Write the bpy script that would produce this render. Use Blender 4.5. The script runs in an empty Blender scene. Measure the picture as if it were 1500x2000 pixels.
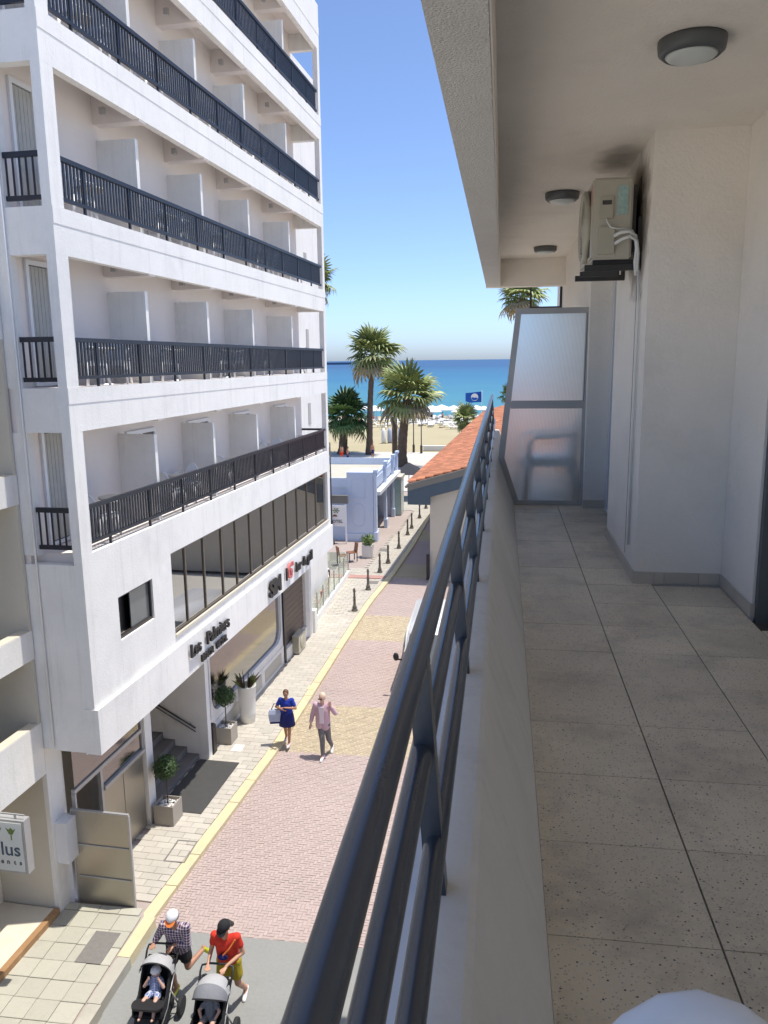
import bpy, bmesh, math, random
from mathutils import Vector, Matrix, Euler
random.seed(7)
R = math.radians
scene = bpy.context.scene
COL = scene.collection

# ------------------------------------------------------------------ camera
F_PX, PITCH, YAW, ROLL = 1556.85, R(10.762), R(8.455), R(-0.707)
w = Vector((-math.sin(YAW)*math.cos(PITCH), math.cos(YAW)*math.cos(PITCH), -math.sin(PITCH)))
r = Vector((math.cos(YAW), math.sin(YAW), 0)); u = r.cross(w)
c_, s_ = math.cos(ROLL), math.sin(ROLL)
r, u = c_*r+s_*u, c_*u-s_*r
cam = bpy.data.cameras.new('camera'); camo = bpy.data.objects.new('camera', cam); COL.objects.link(camo)
camo.matrix_world = Matrix(((r.x, u.x, -w.x, 0), (r.y, u.y, -w.y, 0), (r.z, u.z, -w.z, 10.0), (0, 0, 0, 1)))
cam.sensor_fit = 'HORIZONTAL'; cam.sensor_width = 36; cam.lens = 36*F_PX/1500
cam.clip_start = 0.02; cam.clip_end = 60000
scene.camera = camo

# ------------------------------------------------------------------ world, sun, exposure
SUN_EL, SUN_AZ = R(75), R(15)            # azimuth measured from +X towards +Y
wd = bpy.data.worlds.new('World'); scene.world = wd; wd.use_nodes = True
nt = wd.node_tree; nt.nodes.clear()
sk = nt.nodes.new('ShaderNodeTexSky'); sk.sky_type = 'NISHITA'; sk.sun_disc = False
sk.sun_elevation = SUN_EL; sk.sun_rotation = R(75)
sk.air_density = 0.55; sk.dust_density = 1.15; sk.ozone_density = 6.0
bg = nt.nodes.new('ShaderNodeBackground'); bg.inputs[1].default_value = 0.15
wo = nt.nodes.new('ShaderNodeOutputWorld')
nt.links.new(sk.outputs[0], bg.inputs[0]); nt.links.new(bg.outputs[0], wo.inputs[0])
sl = bpy.data.lights.new('sun', 'SUN'); sl.energy = 2.75; sl.angle = R(0.53); sl.color = (1, .955, .88)
so = bpy.data.objects.new('sun', sl); COL.objects.link(so)
sdir = Vector((math.cos(SUN_EL)*math.cos(SUN_AZ), math.cos(SUN_EL)*math.sin(SUN_AZ), math.sin(SUN_EL)))
so.rotation_euler = (-sdir).to_track_quat('-Z', 'Y').to_euler(); so.location = sdir*60
vs = scene.view_settings; vs.view_transform = 'Standard'; vs.look = 'None'; vs.gamma = 1; vs.exposure = 0.86
vs.use_curve_mapping = False

# ------------------------------------------------------------------ materials
MATS = {}
def _new(name):
    m = bpy.data.materials.new(name); m.use_nodes = True
    nt = m.node_tree; b = nt.nodes['Principled BSDF']
    MATS[name] = m
    return m, nt, b
def mat(name, col, rough=.75, var=.05, scale=1.5, bump=0., bscale=60., metal=0., spec=.5, island=0., obj=0.,
        dirt=None, dscale=.6, damt=.5, trans=0., coord='pos', fine=0., streak=None):
    m, nt, b = _new(name); N = nt.nodes.new; L = nt.links.new
    b.inputs['Roughness'].default_value = rough; b.inputs['Metallic'].default_value = metal
    b.inputs['Specular IOR Level'].default_value = spec
    if coord == 'pos': pos = N('ShaderNodeNewGeometry').outputs['Position']
    else: pos = N('ShaderNodeTexCoord').outputs['Object']
    no = N('ShaderNodeTexNoise'); no.inputs['Scale'].default_value = scale; no.inputs['Detail'].default_value = 6
    no.inputs['Roughness'].default_value = .65; L(pos, no.inputs['Vector'])
    val = N('ShaderNodeMath'); val.operation = 'MULTIPLY_ADD'
    L(no.outputs['Fac'], val.inputs[0]); val.inputs[1].default_value = 4*var; val.inputs[2].default_value = 1-2*var
    out = val.outputs[0]
    def addrand(sock, amt):
        nonlocal out
        a = N('ShaderNodeMath'); a.operation = 'MULTIPLY_ADD'; L(sock, a.inputs[0]); a.inputs[1].default_value = 2*amt; a.inputs[2].default_value = 1-amt
        mu = N('ShaderNodeMath'); mu.operation = 'MULTIPLY'; L(out, mu.inputs[0]); L(a.outputs[0], mu.inputs[1]); out = mu.outputs[0]
    if island: addrand(N('ShaderNodeNewGeometry').outputs['Random Per Island'], island)
    if obj: addrand(N('ShaderNodeObjectInfo').outputs['Random'], obj)
    if fine:
        n3 = N('ShaderNodeTexNoise'); n3.inputs['Scale'].default_value = scale*25; n3.inputs['Detail'].default_value = 3
        L(pos, n3.inputs['Vector']); addrand(n3.outputs['Fac'], fine)
    hs = N('ShaderNodeHueSaturation'); hs.inputs['Color'].default_value = (*col, 1); L(out, hs.inputs['Value'])
    colr = hs.outputs[0]
    if dirt:
        n2 = N('ShaderNodeTexNoise'); n2.inputs['Scale'].default_value = dscale; n2.inputs['Detail'].default_value = 8; n2.inputs['Roughness'].default_value = .7
        L(pos, n2.inputs['Vector'])
        rp = N('ShaderNodeMapRange'); rp.inputs[1].default_value = .52; rp.inputs[2].default_value = .75; rp.inputs[4].default_value = damt
        L(n2.outputs['Fac'], rp.inputs[0])
        mx = N('ShaderNodeMix'); mx.data_type = 'RGBA'; L(rp.outputs[0], mx.inputs[0]); L(colr, mx.inputs[6]); mx.inputs[7].default_value = (*dirt, 1)
        colr = mx.outputs[2]
    if streak:
        mp = N('ShaderNodeMapping'); mp.inputs['Scale'].default_value = (4.5, 4.5, .30); L(pos, mp.inputs[0])
        n4 = N('ShaderNodeTexNoise'); n4.inputs['Scale'].default_value = 1.3; n4.inputs['Detail'].default_value = 7; n4.inputs['Roughness'].default_value = .7; L(mp.outputs[0], n4.inputs['Vector'])
        r4 = N('ShaderNodeMapRange'); r4.inputs[1].default_value = .53; r4.inputs[2].default_value = .74; r4.inputs[4].default_value = .42; L(n4.outputs['Fac'], r4.inputs[0])
        m4 = N('ShaderNodeMix'); m4.data_type = 'RGBA'; L(r4.outputs[0], m4.inputs[0]); L(colr, m4.inputs[6]); m4.inputs[7].default_value = (*streak, 1); colr = m4.outputs[2]
    L(colr, b.inputs['Base Color'])
    if bump:
        nb = N('ShaderNodeTexNoise'); nb.inputs['Scale'].default_value = bscale; nb.inputs['Detail'].default_value = 4
        L(pos, nb.inputs['Vector'])
        bp = N('ShaderNodeBump'); bp.inputs['Strength'].default_value = bump; bp.inputs['Distance'].default_value = .01
        L(nb.outputs['Fac'], bp.inputs['Height']); L(bp.outputs[0], b.inputs['Normal'])
    return m
def glassmat(name, tint, gloss=(1, 1, 1), rough=.02, f0=.06):
    m = bpy.data.materials.new(name); m.use_nodes = True; nt = m.node_tree; nt.nodes.clear(); N = nt.nodes.new; L = nt.links.new
    o = N('ShaderNodeOutputMaterial'); mx = N('ShaderNodeMixShader'); t = N('ShaderNodeBsdfTransparent'); g = N('ShaderNodeBsdfGlossy')
    t.inputs[0].default_value = (*tint, 1); g.inputs[0].default_value = (*gloss, 1); g.inputs['Roughness'].default_value = rough
    lw = N('ShaderNodeLayerWeight'); lw.inputs[0].default_value = .35
    ma = N('ShaderNodeMath'); ma.operation = 'MULTIPLY_ADD'; L(lw.outputs['Facing'], ma.inputs[0]); ma.inputs[1].default_value = .55; ma.inputs[2].default_value = f0
    L(ma.outputs[0], mx.inputs[0]); L(t.outputs[0], mx.inputs[1]); L(g.outputs[0], mx.inputs[2]); L(mx.outputs[0], o.inputs[0])
    MATS[name] = m; return m

def stain_shadow_mat(name, col):
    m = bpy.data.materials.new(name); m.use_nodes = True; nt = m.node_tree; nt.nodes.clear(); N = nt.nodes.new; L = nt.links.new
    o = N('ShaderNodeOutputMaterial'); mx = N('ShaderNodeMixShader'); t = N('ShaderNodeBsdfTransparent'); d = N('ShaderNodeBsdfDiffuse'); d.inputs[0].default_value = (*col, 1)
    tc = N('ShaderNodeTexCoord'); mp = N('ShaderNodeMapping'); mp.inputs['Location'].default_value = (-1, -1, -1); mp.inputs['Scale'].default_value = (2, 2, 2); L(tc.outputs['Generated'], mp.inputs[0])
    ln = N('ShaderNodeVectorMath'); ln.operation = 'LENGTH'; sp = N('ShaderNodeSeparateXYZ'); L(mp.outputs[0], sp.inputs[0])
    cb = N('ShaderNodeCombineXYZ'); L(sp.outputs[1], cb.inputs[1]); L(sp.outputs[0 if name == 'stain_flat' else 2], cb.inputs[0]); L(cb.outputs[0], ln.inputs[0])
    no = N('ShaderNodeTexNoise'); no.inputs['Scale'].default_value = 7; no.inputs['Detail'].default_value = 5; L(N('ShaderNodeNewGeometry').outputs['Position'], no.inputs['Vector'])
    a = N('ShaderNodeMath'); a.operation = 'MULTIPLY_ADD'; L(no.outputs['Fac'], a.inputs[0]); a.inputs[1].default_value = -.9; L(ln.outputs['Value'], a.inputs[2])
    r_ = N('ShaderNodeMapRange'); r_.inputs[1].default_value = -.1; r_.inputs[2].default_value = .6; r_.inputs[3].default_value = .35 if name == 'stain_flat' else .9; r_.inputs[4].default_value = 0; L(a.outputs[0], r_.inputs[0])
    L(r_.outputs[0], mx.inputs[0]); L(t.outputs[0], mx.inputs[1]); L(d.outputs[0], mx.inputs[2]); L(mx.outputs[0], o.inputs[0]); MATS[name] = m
stain_shadow_mat('stain_flat', (.36, .32, .28))  # colour of the soft shadow painted on the balcony ceiling
mat('white_plaster', (.81, .785, .735), .88, .06, 1.1, .4, 28, dirt=(.64, .625, .59), dscale=.8, damt=.6, fine=.03, streak=(.52, .50, .46))
mat('cream_plaster', (.62, .57, .47), .85, .05, 1.0, .25, 45, dirt=(.5, .46, .38), damt=.4)
mat('pink_plaster', (.78, .71, .66), .85, .03, 1.0, .15, 40)
mat('shade_plaster', (.87, .80, .70), .88, .05, 1.2, .55, 60, dirt=(.55, .51, .45), dscale=1.5, damt=.3)
mat('roof_stucco', (.68, .65, .60), .95, .06, 3, 1.0, 110, fine=.12)
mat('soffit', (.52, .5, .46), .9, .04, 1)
mat('black_rail', (.016, .018, .026), .45, .1, 5, spec=.5)
mat('grey_rail', (.036, .046, .062), .27, .06, 10, .03, 200, metal=.0, spec=.9)
mat('alu', (.42, .415, .40), .42, .05, 4, metal=.35)
mat('alu_white', (.75, .75, .76), .45, .03, 2)
mat('dark_frame', (.035, .027, .022), .5, .1, 4)
mat('bronze_frame', (.17, .14, .105), .45, .1, 4, metal=.3)
mat('curtain', (.42, .41, .38), .95, .1, 6)
mat('door_dark', (.10, .11, .11), .15, .05, 3, spec=.8)
mat('metal_panel', (.40, .37, .31), .38, .07, 1.2, .06, 20, metal=.75, dirt=(.30, .26, .2), dscale=1.2, damt=.4)
mat('shutter', (.16, .12, .09), .6, .06, 2)
mat('sign_black', (.012, .012, .014), .4, .1, 5)
mat('sign_red', (.62, .16, .15), .45, .05, 5)
mat('mat_grey', (.062, .06, .056), .95, .08, 6, .4, 300)
mat('stone_step', (.16, .15, .14), .7, .1, 3, .2, 60)
mat('yellow_wall', (.45, .37, .2), .8, .05, 1)
mat('brick_red', (.43, .34, .305), .9, .06, .35, .3, 130, island=.05, obj=.0, dirt=(.34, .28, .25), dscale=.5, damt=.55)
mat('brick_red_far', (.41, .32, .285), .9, .06, .35, .3, 130, fine=.06, dirt=(.34, .28, .25), dscale=.5, damt=.55)
mat('brick_tan_far', (.44, .36, .235), .9, .06, .35, .3, 130, fine=.06, dirt=(.40, .33, .22), dscale=.5, damt=.5)
mat('brick_red_one', (.43, .34, .305), .9, .06, .35, .3, 130, obj=.05, dirt=(.34, .28, .25), dscale=.5, damt=.55)
mat('brick_tan', (.455, .375, .25), .9, .06, .35, .3, 130, island=.12, dirt=(.40, .33, .22), dscale=.5, damt=.5)
mat('joint', (.38, .315, .28), .95, .08, 4)
mat('asphalt', (.27, .27, .25), .95, .05, .8, .6, 180, dirt=(.20, .2, .18), dscale=.7, damt=.5, fine=.12)
mat('paver', (.48, .44, .37), .9, .04, .7, .3, 90, obj=.07, dirt=(.34, .31, .26), dscale=1.3, damt=.4, fine=.06)
mat('paver_mass', (.47, .43, .36), .9, .04, .7, .3, 90, island=.07, dirt=(.34, .31, .26), dscale=1.3, damt=.4, fine=.06)
mat('paver_old', (.42, .40, .32), .9, .05, .8, .35, 90, obj=.07, dirt=(.27, .26, .21), dscale=1.6, damt=.55, fine=.08)
mat('paver_red', (.42, .24, .2), .9, .06, 2, .3, 90)
mat('yellow_paint', (.62, .52, .31), .85, .10, 2.5, .3, 60, dirt=(.45, .40, .31), dscale=3.2, damt=.9, fine=.12)
mat('kerb_stone', (.42, .39, .32), .9, .07, 1.5, .3, 60, dirt=(.28, .26, .22), dscale=2, damt=.5)
mat('travertine', (.66, .60, .48), .5, .06, 2, dirt=(.5, .42, .3), dscale=3, damt=.4)
mat('rust_edge', (.36, .2, .09), .7, .15, 4, dirt=(.5, .36, .22), dscale=4, damt=.7)
mat('manhole', (.19, .175, .155), .85, .15, 14, .5, 90)
mat('terrazzo_base', (.3, .28, .24), .9, .05, 3)
mat('grout', (.075, .065, .055), .95, .15, 12)
mat('skirting', (.55, .49, .40), .45, .08, 8, obj=.06)
mat('white_plastic', (.80, .81, .82), .35, .02, 2, spec=.5)
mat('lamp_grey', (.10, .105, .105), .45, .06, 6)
mat('lamp_glass', (.62, .64, .60), .3, .03, 6)
mat('ac_body', (.49, .45, .36), .45, .05, 3, dirt=(.44, .4, .3), dscale=4, damt=.3)
mat('ac_panel', (.43, .40, .31), .5, .05, 4)
mat('bollard_iron', (.12, .105, .085), .65, .15, 10)
mat('dark_metal', (.05, .048, .045), .5, .15, 10, metal=.4, dirt=(.11, .08, .05), dscale=9, damt=.4)
mat('pipe_wrap', (.70, .70, .66), .7, .06, 14, .3, 60)
mat('grime', (.16, .125, .09), .95, .35, 9, .6, 50)
stain_shadow_mat('stain', (.20, .165, .125))
mat('sticker', (.36, .5, .46), .5, .25, 60)
mat('sticker_dark', (.05, .05, .045), .5, .2, 20)
mat('sticker_red', (.55, .28, .25), .5, .2, 20)
mat('pot_taupe', (.36, .32, .27), .6, .05, 3)
mat('pot_white', (.76, .74, .69), .55, .04, 3)
mat('pebble', (.78, .76, .72), .7, .1, 9, island=.2)
mat('soil', (.06, .045, .03), .95, .2, 20)
mat('leaf', (.045, .09, .022), .55, .25, 6, island=.45)
mat('leaf_light', (.12, .19, .04), .55, .25, 6, island=.4)
mat('leaf_brown', (.13, .085, .05), .8, .3, 6, island=.4)
mat('bark', (.10, .075, .055), .95, .25, 3, .8, 18)
mat('palm_bark', (.125, .092, .066), .95, .25, 2.5, .9, 14, dirt=(.06, .045, .033), dscale=3, damt=.7)
mat('frond', (.26, .30, .10), .5, .2, 1.5, obj=.35)
mat('frond_dark', (.08, .145, .04), .5, .2, 1.5, obj=.35)
mat('frond_dry', (.36, .29, .16), .8, .2, 1.5, obj=.3)
mat('tile_orange', (.42, .165, .085), .85, .18, 1.6, .4, 40, island=.34, dirt=(.22, .125, .08), dscale=1.0, damt=.75)
mat('verge_grey', (.17, .165, .15), .8, .08, 2)
mat('eave_blue', (.055, .085, .12), .6, .08, 2)
mat('beige_wall', (.50, .46, .39), .9, .04, 1, .2, 40)
mat('blue_wall', (.58, .66, .80), .8, .04, 1, .15, 30)
mat('roof_cream', (.50, .47, .38), .9, .06, .8)
mat('blue_dark', (.02, .04, .10), .4, .2, 3)
mat('kiosk', (.34, .46, .42), .25, .15, 1.5)
mat('sand', (.42, .36, .215), .95, .06, .15, .3, 6, dirt=(.33, .31, .17), dscale=.09, damt=.5)
mat('plaza', (.56, .53, .47), .9, .05, .5)
mat('white_paint', (.80, .80, .80), .6, .03, 2)
mat('fabric_white', (.82, .82, .80), .9, .03, 2)
mat('fabric_dark', (.035, .037, .045), .9, .1, 5)
mat('flag_blue', (.01, .10, .45), .8, .05, 2)
mat('van_white', (.80, .80, .80), .18, .02, 1, spec=.7)
mat('rubber', (.02, .02, .02), .8, .1, 10)
mat('black_plastic', (.014, .013, .014), .5, .1, 10)
mat('chrome', (.6, .6, .6), .2, .02, 3, metal=1)
mat('wood', (.25, .10, .045), .55, .2, 6)
mat('far_land', (.12, .18, .25), 1, .1, .01)
mat('crowd_red', (.45, .12, .08), .9, .1, 3)
mat('skin', (.50, .27, .17), .5, .06, 5, coord='obj')
mat('skin_tan', (.40, .20, .12), .5, .06, 5, coord='obj')
mat('skin_fair', (.60, .37, .28), .5, .06, 5, coord='obj')
mat('hair_brown', (.12, .055, .025), .6, .3, 40, coord='obj')
mat('hair_blond', (.62, .50, .36), .6, .15, 40, coord='obj')
mat('hair_dark', (.02, .013, .01), .5, .3, 40, coord='obj')
mat('cloth_blue', (.012, .04, .33), .9, .1, 8, .55, 16, coord='obj')
mat('cloth_navy', (.01, .015, .12), .9, .1, 8, .55, 16, coord='obj')
mat('cloth_pink', (.55, .37, .42), .9, .06, 8, .55, 16, coord='obj')
mat('cloth_palepink', (.72, .62, .66), .9, .05, 8, .55, 16, coord='obj')
mat('cloth_red', (.62, .035, .015), .85, .06, 8, .55, 16, coord='obj')
mat('cloth_orange', (.75, .2, .04), .8, .06, 8, .55, 16, coord='obj')
mat('cloth_yellow', (.42, .32, .02), .85, .06, 8, .55, 16, coord='obj')
mat('cloth_black', (.012, .012, .014), .85, .1, 8, .55, 16, coord='obj')
mat('cloth_white', (.78, .77, .77), .9, .04, 8, .55, 16, coord='obj')
mat('cloth_grey', (.20, .205, .22), .9, .08, 8, .55, 16, coord='obj')
mat('cloth_lightgrey', (.40, .40, .40), .9, .06, 8, .55, 16, coord='obj')
mat('cloth_green', (.01, .08, .06), .9, .08, 8, .55, 16, coord='obj')
mat('shoe_yellow', (.55, .58, .02), .7, .06, 8, coord='obj')
mat('bag_blue', (.40, .45, .58), .8, .15, 9, coord='obj')
glassmat('glass_tint', (.24, .215, .165), f0=.13)
glassmat('glass_clear', (.80, .87, .84), f0=.08)
glassmat('glass_shop', (.30, .28, .22), rough=.10, f0=.10)

# terrazzo tile: cream cement with dark and light chips, stains
def terrazzo():
    m, nt, b = _new('terrazzo'); N = nt.nodes.new; L = nt.links.new
    pos = N('ShaderNodeNewGeometry').outputs['Position']
    def noise(s, d=5, ro=.6):
        n = N('ShaderNodeTexNoise'); n.inputs['Scale'].default_value = s; n.inputs['Detail'].default_value = d; n.inputs['Roughness'].default_value = ro
        L(pos, n.inputs['Vector']); return n.outputs['Fac']
    def chips(scale, thr, col, prev):
        v = N('ShaderNodeTexVoronoi'); v.inputs['Scale'].default_value = scale; L(pos, v.inputs['Vector'])
        lt = N('ShaderNodeMath'); lt.operation = 'LESS_THAN'; L(v.outputs['Distance'], lt.inputs[0]); lt.inputs[1].default_value = thr
        wn = N('ShaderNodeTexWhiteNoise'); L(v.outputs['Position'], wn.inputs['Vector'])
        g = N('ShaderNodeMath'); g.operation = 'GREATER_THAN'; L(wn.outputs['Value'], g.inputs[0]); g.inputs[1].default_value = .55
        mu = N('ShaderNodeMath'); mu.operation = 'MULTIPLY'; L(lt.outputs[0], mu.inputs[0]); L(g.outputs[0], mu.inputs[1])
        mx = N('ShaderNodeMix'); mx.data_type = 'RGBA'; L(mu.outputs[0], mx.inputs[0]); L(prev, mx.inputs[6]); mx.inputs[7].default_value = (*col, 1)
        return mx.outputs[2]
    hs = N('ShaderNodeHueSaturation'); hs.inputs['Color'].default_value = (.70, .60, .44, 1)
    ma = N('ShaderNodeMath'); ma.operation = 'MULTIPLY_ADD'; L(noise(2.2), ma.inputs[0]); ma.inputs[1].default_value = .5; ma.inputs[2].default_value = .75
    oi = N('ShaderNodeObjectInfo'); m2 = N('ShaderNodeMath'); m2.operation = 'MULTIPLY_ADD'; L(oi.outputs['Random'], m2.inputs[0]); m2.inputs[1].default_value = .14; m2.inputs[2].default_value = .93
    m3 = N('ShaderNodeMath'); m3.operation = 'MULTIPLY'; L(ma.outputs[0], m3.inputs[0]); L(m2.outputs[0], m3.inputs[1])
    L(m3.outputs[0], hs.inputs['Value'])
    c = hs.outputs[0]
    c = chips(170, .32, (.72, .66, .56), c)
    c = chips(120, .30, (.42, .36, .27), c)
    c = chips(60, .17, (.055, .045, .038), c)
    rp = N('ShaderNodeMapRange'); rp.inputs[1].default_value = .48; rp.inputs[2].default_value = .72; rp.inputs[4].default_value = .6; L(noise(3.4, 8, .7), rp.inputs[0])
    mx = N('ShaderNodeMix'); mx.data_type = 'RGBA'; L(rp.outputs[0], mx.inputs[0]); L(c, mx.inputs[6]); mx.inputs[7].default_value = (.30, .26, .20, 1)
    L(mx.outputs[2], b.inputs['Base Color'])
    ro = N('ShaderNodeMapRange'); ro.inputs[3].default_value = .28; ro.inputs[4].default_value = .6; L(noise(5), ro.inputs[0]); L(ro.outputs[0], b.inputs['Roughness'])
terrazzo()
def reeded():
    m, nt, b = _new('reeded_glass'); N = nt.nodes.new; L = nt.links.new
    b.inputs['Base Color'].default_value = (.86, .88, .87, 1); b.inputs['Transmission Weight'].default_value = 1; b.inputs['Roughness'].default_value = .42; b.inputs['IOR'].default_value = 1.25
reeded()
def seamat():
    m, nt, b = _new('sea_water'); N = nt.nodes.new; L = nt.links.new
    pos = N('ShaderNodeNewGeometry').outputs['Position']; sx = N('ShaderNodeSeparateXYZ'); L(pos, sx.inputs[0])
    no = N('ShaderNodeTexNoise'); no.inputs['Scale'].default_value = .012; no.inputs['Detail'].default_value = 4; L(pos, no.inputs['Vector'])
    a = N('ShaderNodeMath'); a.operation = 'MULTIPLY_ADD'; L(no.outputs['Fac'], a.inputs[0]); a.inputs[1].default_value = 260; L(sx.outputs['Y'], a.inputs[2])
    rp = N('ShaderNodeMapRange'); rp.inputs[1].default_value = 250; rp.inputs[2].default_value = 1500; L(a.outputs[0], rp.inputs[0])
    cr = N('ShaderNodeValToRGB'); L(rp.outputs[0], cr.inputs[0]); e = cr.color_ramp.elements
    e[0].color = (.05, .225, .25, 1); e[1].color = (.004, .06, .155, 1); k = e.new(.28); k.color = (.01, .13, .23, 1)
    L(cr.outputs[0], b.inputs['Base Color']); b.inputs['Roughness'].default_value = .35; b.inputs['Specular IOR Level'].default_value = .25
    mp = N('ShaderNodeMapping'); mp.inputs['Scale'].default_value = (.12, .5, 1); L(pos, mp.inputs[0])
    n2 = N('ShaderNodeTexNoise'); n2.inputs['Scale'].default_value = 1; n2.inputs['Detail'].default_value = 6; L(mp.outputs[0], n2.inputs['Vector'])
    bp = N('ShaderNodeBump'); bp.inputs['Strength'].default_value = .5; bp.inputs['Distance'].default_value = .4; L(n2.outputs['Fac'], bp.inputs['Height']); L(bp.outputs[0], b.inputs['Normal'])
seamat()
def plaid(name, cols, sc):
    m, nt, b = _new(name); N = nt.nodes.new; L = nt.links.new
    tc = N('ShaderNodeTexCoord'); prev = None
    for k, d in enumerate(('X', 'Z')):
        wv = N('ShaderNodeTexWave'); wv.bands_direction = d; wv.inputs['Scale'].default_value = sc; L(tc.outputs['Object'], wv.inputs['Vector'])
        cr = N('ShaderNodeValToRGB'); cr.color_ramp.interpolation = 'CONSTANT'; L(wv.outputs['Fac'], cr.inputs[0]); e = cr.color_ramp.elements
        e[0].color = (*cols[0], 1); e[1].color = (*cols[1], 1); e[1].position = .45; q = e.new(.8); q.color = (*cols[2], 1)
        if prev is None: prev = cr.outputs[0]
        else:
            mx = N('ShaderNodeMix'); mx.data_type = 'RGBA'; mx.inputs[0].default_value = .5; L(prev, mx.inputs[6]); L(cr.outputs[0], mx.inputs[7]); prev = mx.outputs[2]
    L(prev, b.inputs['Base Color']); b.inputs['Roughness'].default_value = .9
plaid('cloth_plaid', ((.02, .03, .10), (.30, .09, .08), (.62, .6, .62)), 7)
plaid('cloth_pattern', ((.02, .02, .025), (.08, .07, .07), (.5, .46, .44)), 14)
plaid('cloth_babyblue', ((.04, .07, .25), (.2, .28, .5), (.7, .72, .78)), 14)

# ------------------------------------------------------------------ mesh helpers
class MB:
    def __init__(s): s.v = []; s.f = []
    def add(s, vs, fs, M=None):
        o = len(s.v)
        s.v += [tuple(M @ Vector(p)) if M else tuple(p) for p in vs]
        s.f += [tuple(i+o for i in f) for f in fs]; return s
    def box(s, x0, x1, y0, y1, z0, z1, M=None):
        if x0 > x1: x0, x1 = x1, x0
        if y0 > y1: y0, y1 = y1, y0
        if z0 > z1: z0, z1 = z1, z0
        return s.add([(x0,y0,z0),(x1,y0,z0),(x1,y1,z0),(x0,y1,z0),(x0,y0,z1),(x1,y0,z1),(x1,y1,z1),(x0,y1,z1)],
                     [(0,3,2,1),(4,5,6,7),(0,1,5,4),(1,2,6,5),(2,3,7,6),(3,0,4,7)], M)
    def prism(s, pts, axis, a, b, M=None):
        # polygon pts (2d) extruded along axis between a and b; x: pts=(y,z), y: pts=(x,z), z: pts=(x,y)
        f = {'x': lambda p, t: (t, p[0], p[1]), 'y': lambda p, t: (p[0], t, p[1]), 'z': lambda p, t: (p[0], p[1], t)}[axis]
        n = len(pts); vs = [f(p, a) for p in pts]+[f(p, b) for p in pts]
        fs = [tuple(range(n))[::-1], tuple(range(n, 2*n))]+[(i, (i+1) % n, n+(i+1) % n, n+i) for i in range(n)]
        return s.add(vs, fs, M)
    def tube(s, pts, rad, n=8, caps=True):
        pts = [Vector(p) for p in pts]; rads = rad if isinstance(rad, (list, tuple)) else [rad]*len(pts)
        vs = []; fs = []; ref = None
        for i, p in enumerate(pts):
            d = (pts[min(i+1, len(pts)-1)]-pts[max(i-1, 0)]).normalized()
            if ref is None: ref = Vector((0, 0, 1)) if abs(d.z) < .9 else Vector((1, 0, 0))
            a = d.cross(ref).normalized(); b = d.cross(a); ref = -b
            for k in range(n):
                t = 2*math.pi*k/n; vs.append(p+rads[i]*(math.cos(t)*a+math.sin(t)*b))
        for i in range(len(pts)-1):
            for k in range(n): fs.append((i*n+k, i*n+(k+1) % n, (i+1)*n+(k+1) % n, (i+1)*n+k))
        if caps: fs.append(tuple(range(n))); fs.append(tuple(range((len(pts)-1)*n, len(pts)*n))[::-1])
        return s.add(vs, fs)
    def lathe(s, prof, c=(0, 0, 0), n=16, sx=1, sy=1, M=None):
        vs = []; fs = []
        for (rr, z) in prof:
            for k in range(n):
                t = 2*math.pi*k/n; vs.append((c[0]+sx*rr*math.cos(t), c[1]+sy*rr*math.sin(t), c[2]+z))
        for i in range(len(prof)-1):
            for k in range(n): fs.append((i*n+k, i*n+(k+1) % n, (i+1)*n+(k+1) % n, (i+1)*n+k))
        fs.append(tuple(range(n))[::-1]); fs.append(tuple(range((len(prof)-1)*n, len(prof)*n)))
        return s.add(vs, fs, M)
    def ell(s, c, rx, ry, rz, n=12, m=8, M=None):
        prof = [(max(math.sin(math.pi*i/m), .02), -math.cos(math.pi*i/m)) for i in range(m+1)]
        vs = []; fs = []
        for (a, z) in prof:
            for k in range(n):
                t = 2*math.pi*k/n; vs.append((c[0]+rx*a*math.cos(t), c[1]+ry*a*math.sin(t), c[2]+rz*z))
        for i in range(m):
            for k in range(n): fs.append((i*n+k, i*n+(k+1) % n, (i+1)*n+(k+1) % n, (i+1)*n+k))
        fs.append(tuple(range(n))[::-1]); fs.append(tuple(range(m*n, m*n+n)))
        return s.add(vs, fs, M)
    def cap(s, p0, p1, r0, r1, n=10):
        p0, p1 = Vector(p0), Vector(p1); d = (p1-p0); L = d.length; d = d/L if L > 1e-6 else Vector((0, 0, 1))
        a = d.cross(Vector((0, 0, 1)) if abs(d.z) < .9 else Vector((1, 0, 0))).normalized(); b = d.cross(a)
        prof = [(r0*math.cos(t), -r0*math.sin(t)) for t in (1.5, 1.0, .5, 0)]+[(r1*math.cos(t), L+r1*math.sin(t)) for t in (0, .5, 1.0, 1.5)]
        vs = []; fs = []
        for (rr, z) in prof:
            for k in range(n):
                t = 2*math.pi*k/n; vs.append(p0+d*z+rr*(math.cos(t)*a+math.sin(t)*b))
        for i in range(len(prof)-1):
            for k in range(n): fs.append((i*n+k, i*n+(k+1) % n, (i+1)*n+(k+1) % n, (i+1)*n+k))
        fs.append(tuple(range(n))[::-1]); fs.append(tuple(range((len(prof)-1)*n, len(prof)*n)))
        return s.add(vs, fs)
    def mesh(s, name, off=(0, 0, 0), smooth=False):
        me = bpy.data.meshes.new(name); o = Vector(off)
        me.from_pydata([tuple(Vector(p)-o) for p in s.v], [], s.f); me.validate(); 
        bm = bmesh.new(); bm.from_mesh(me); bmesh.ops.recalc_face_normals(bm, faces=bm.faces); bm.to_mesh(me); bm.free()
        if smooth:
            for p in me.polygons: p.use_smooth = True
        return me
def setm(ob, m):
    ob.data.materials.clear(); ob.data.materials.append(MATS[m]); return ob
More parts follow.
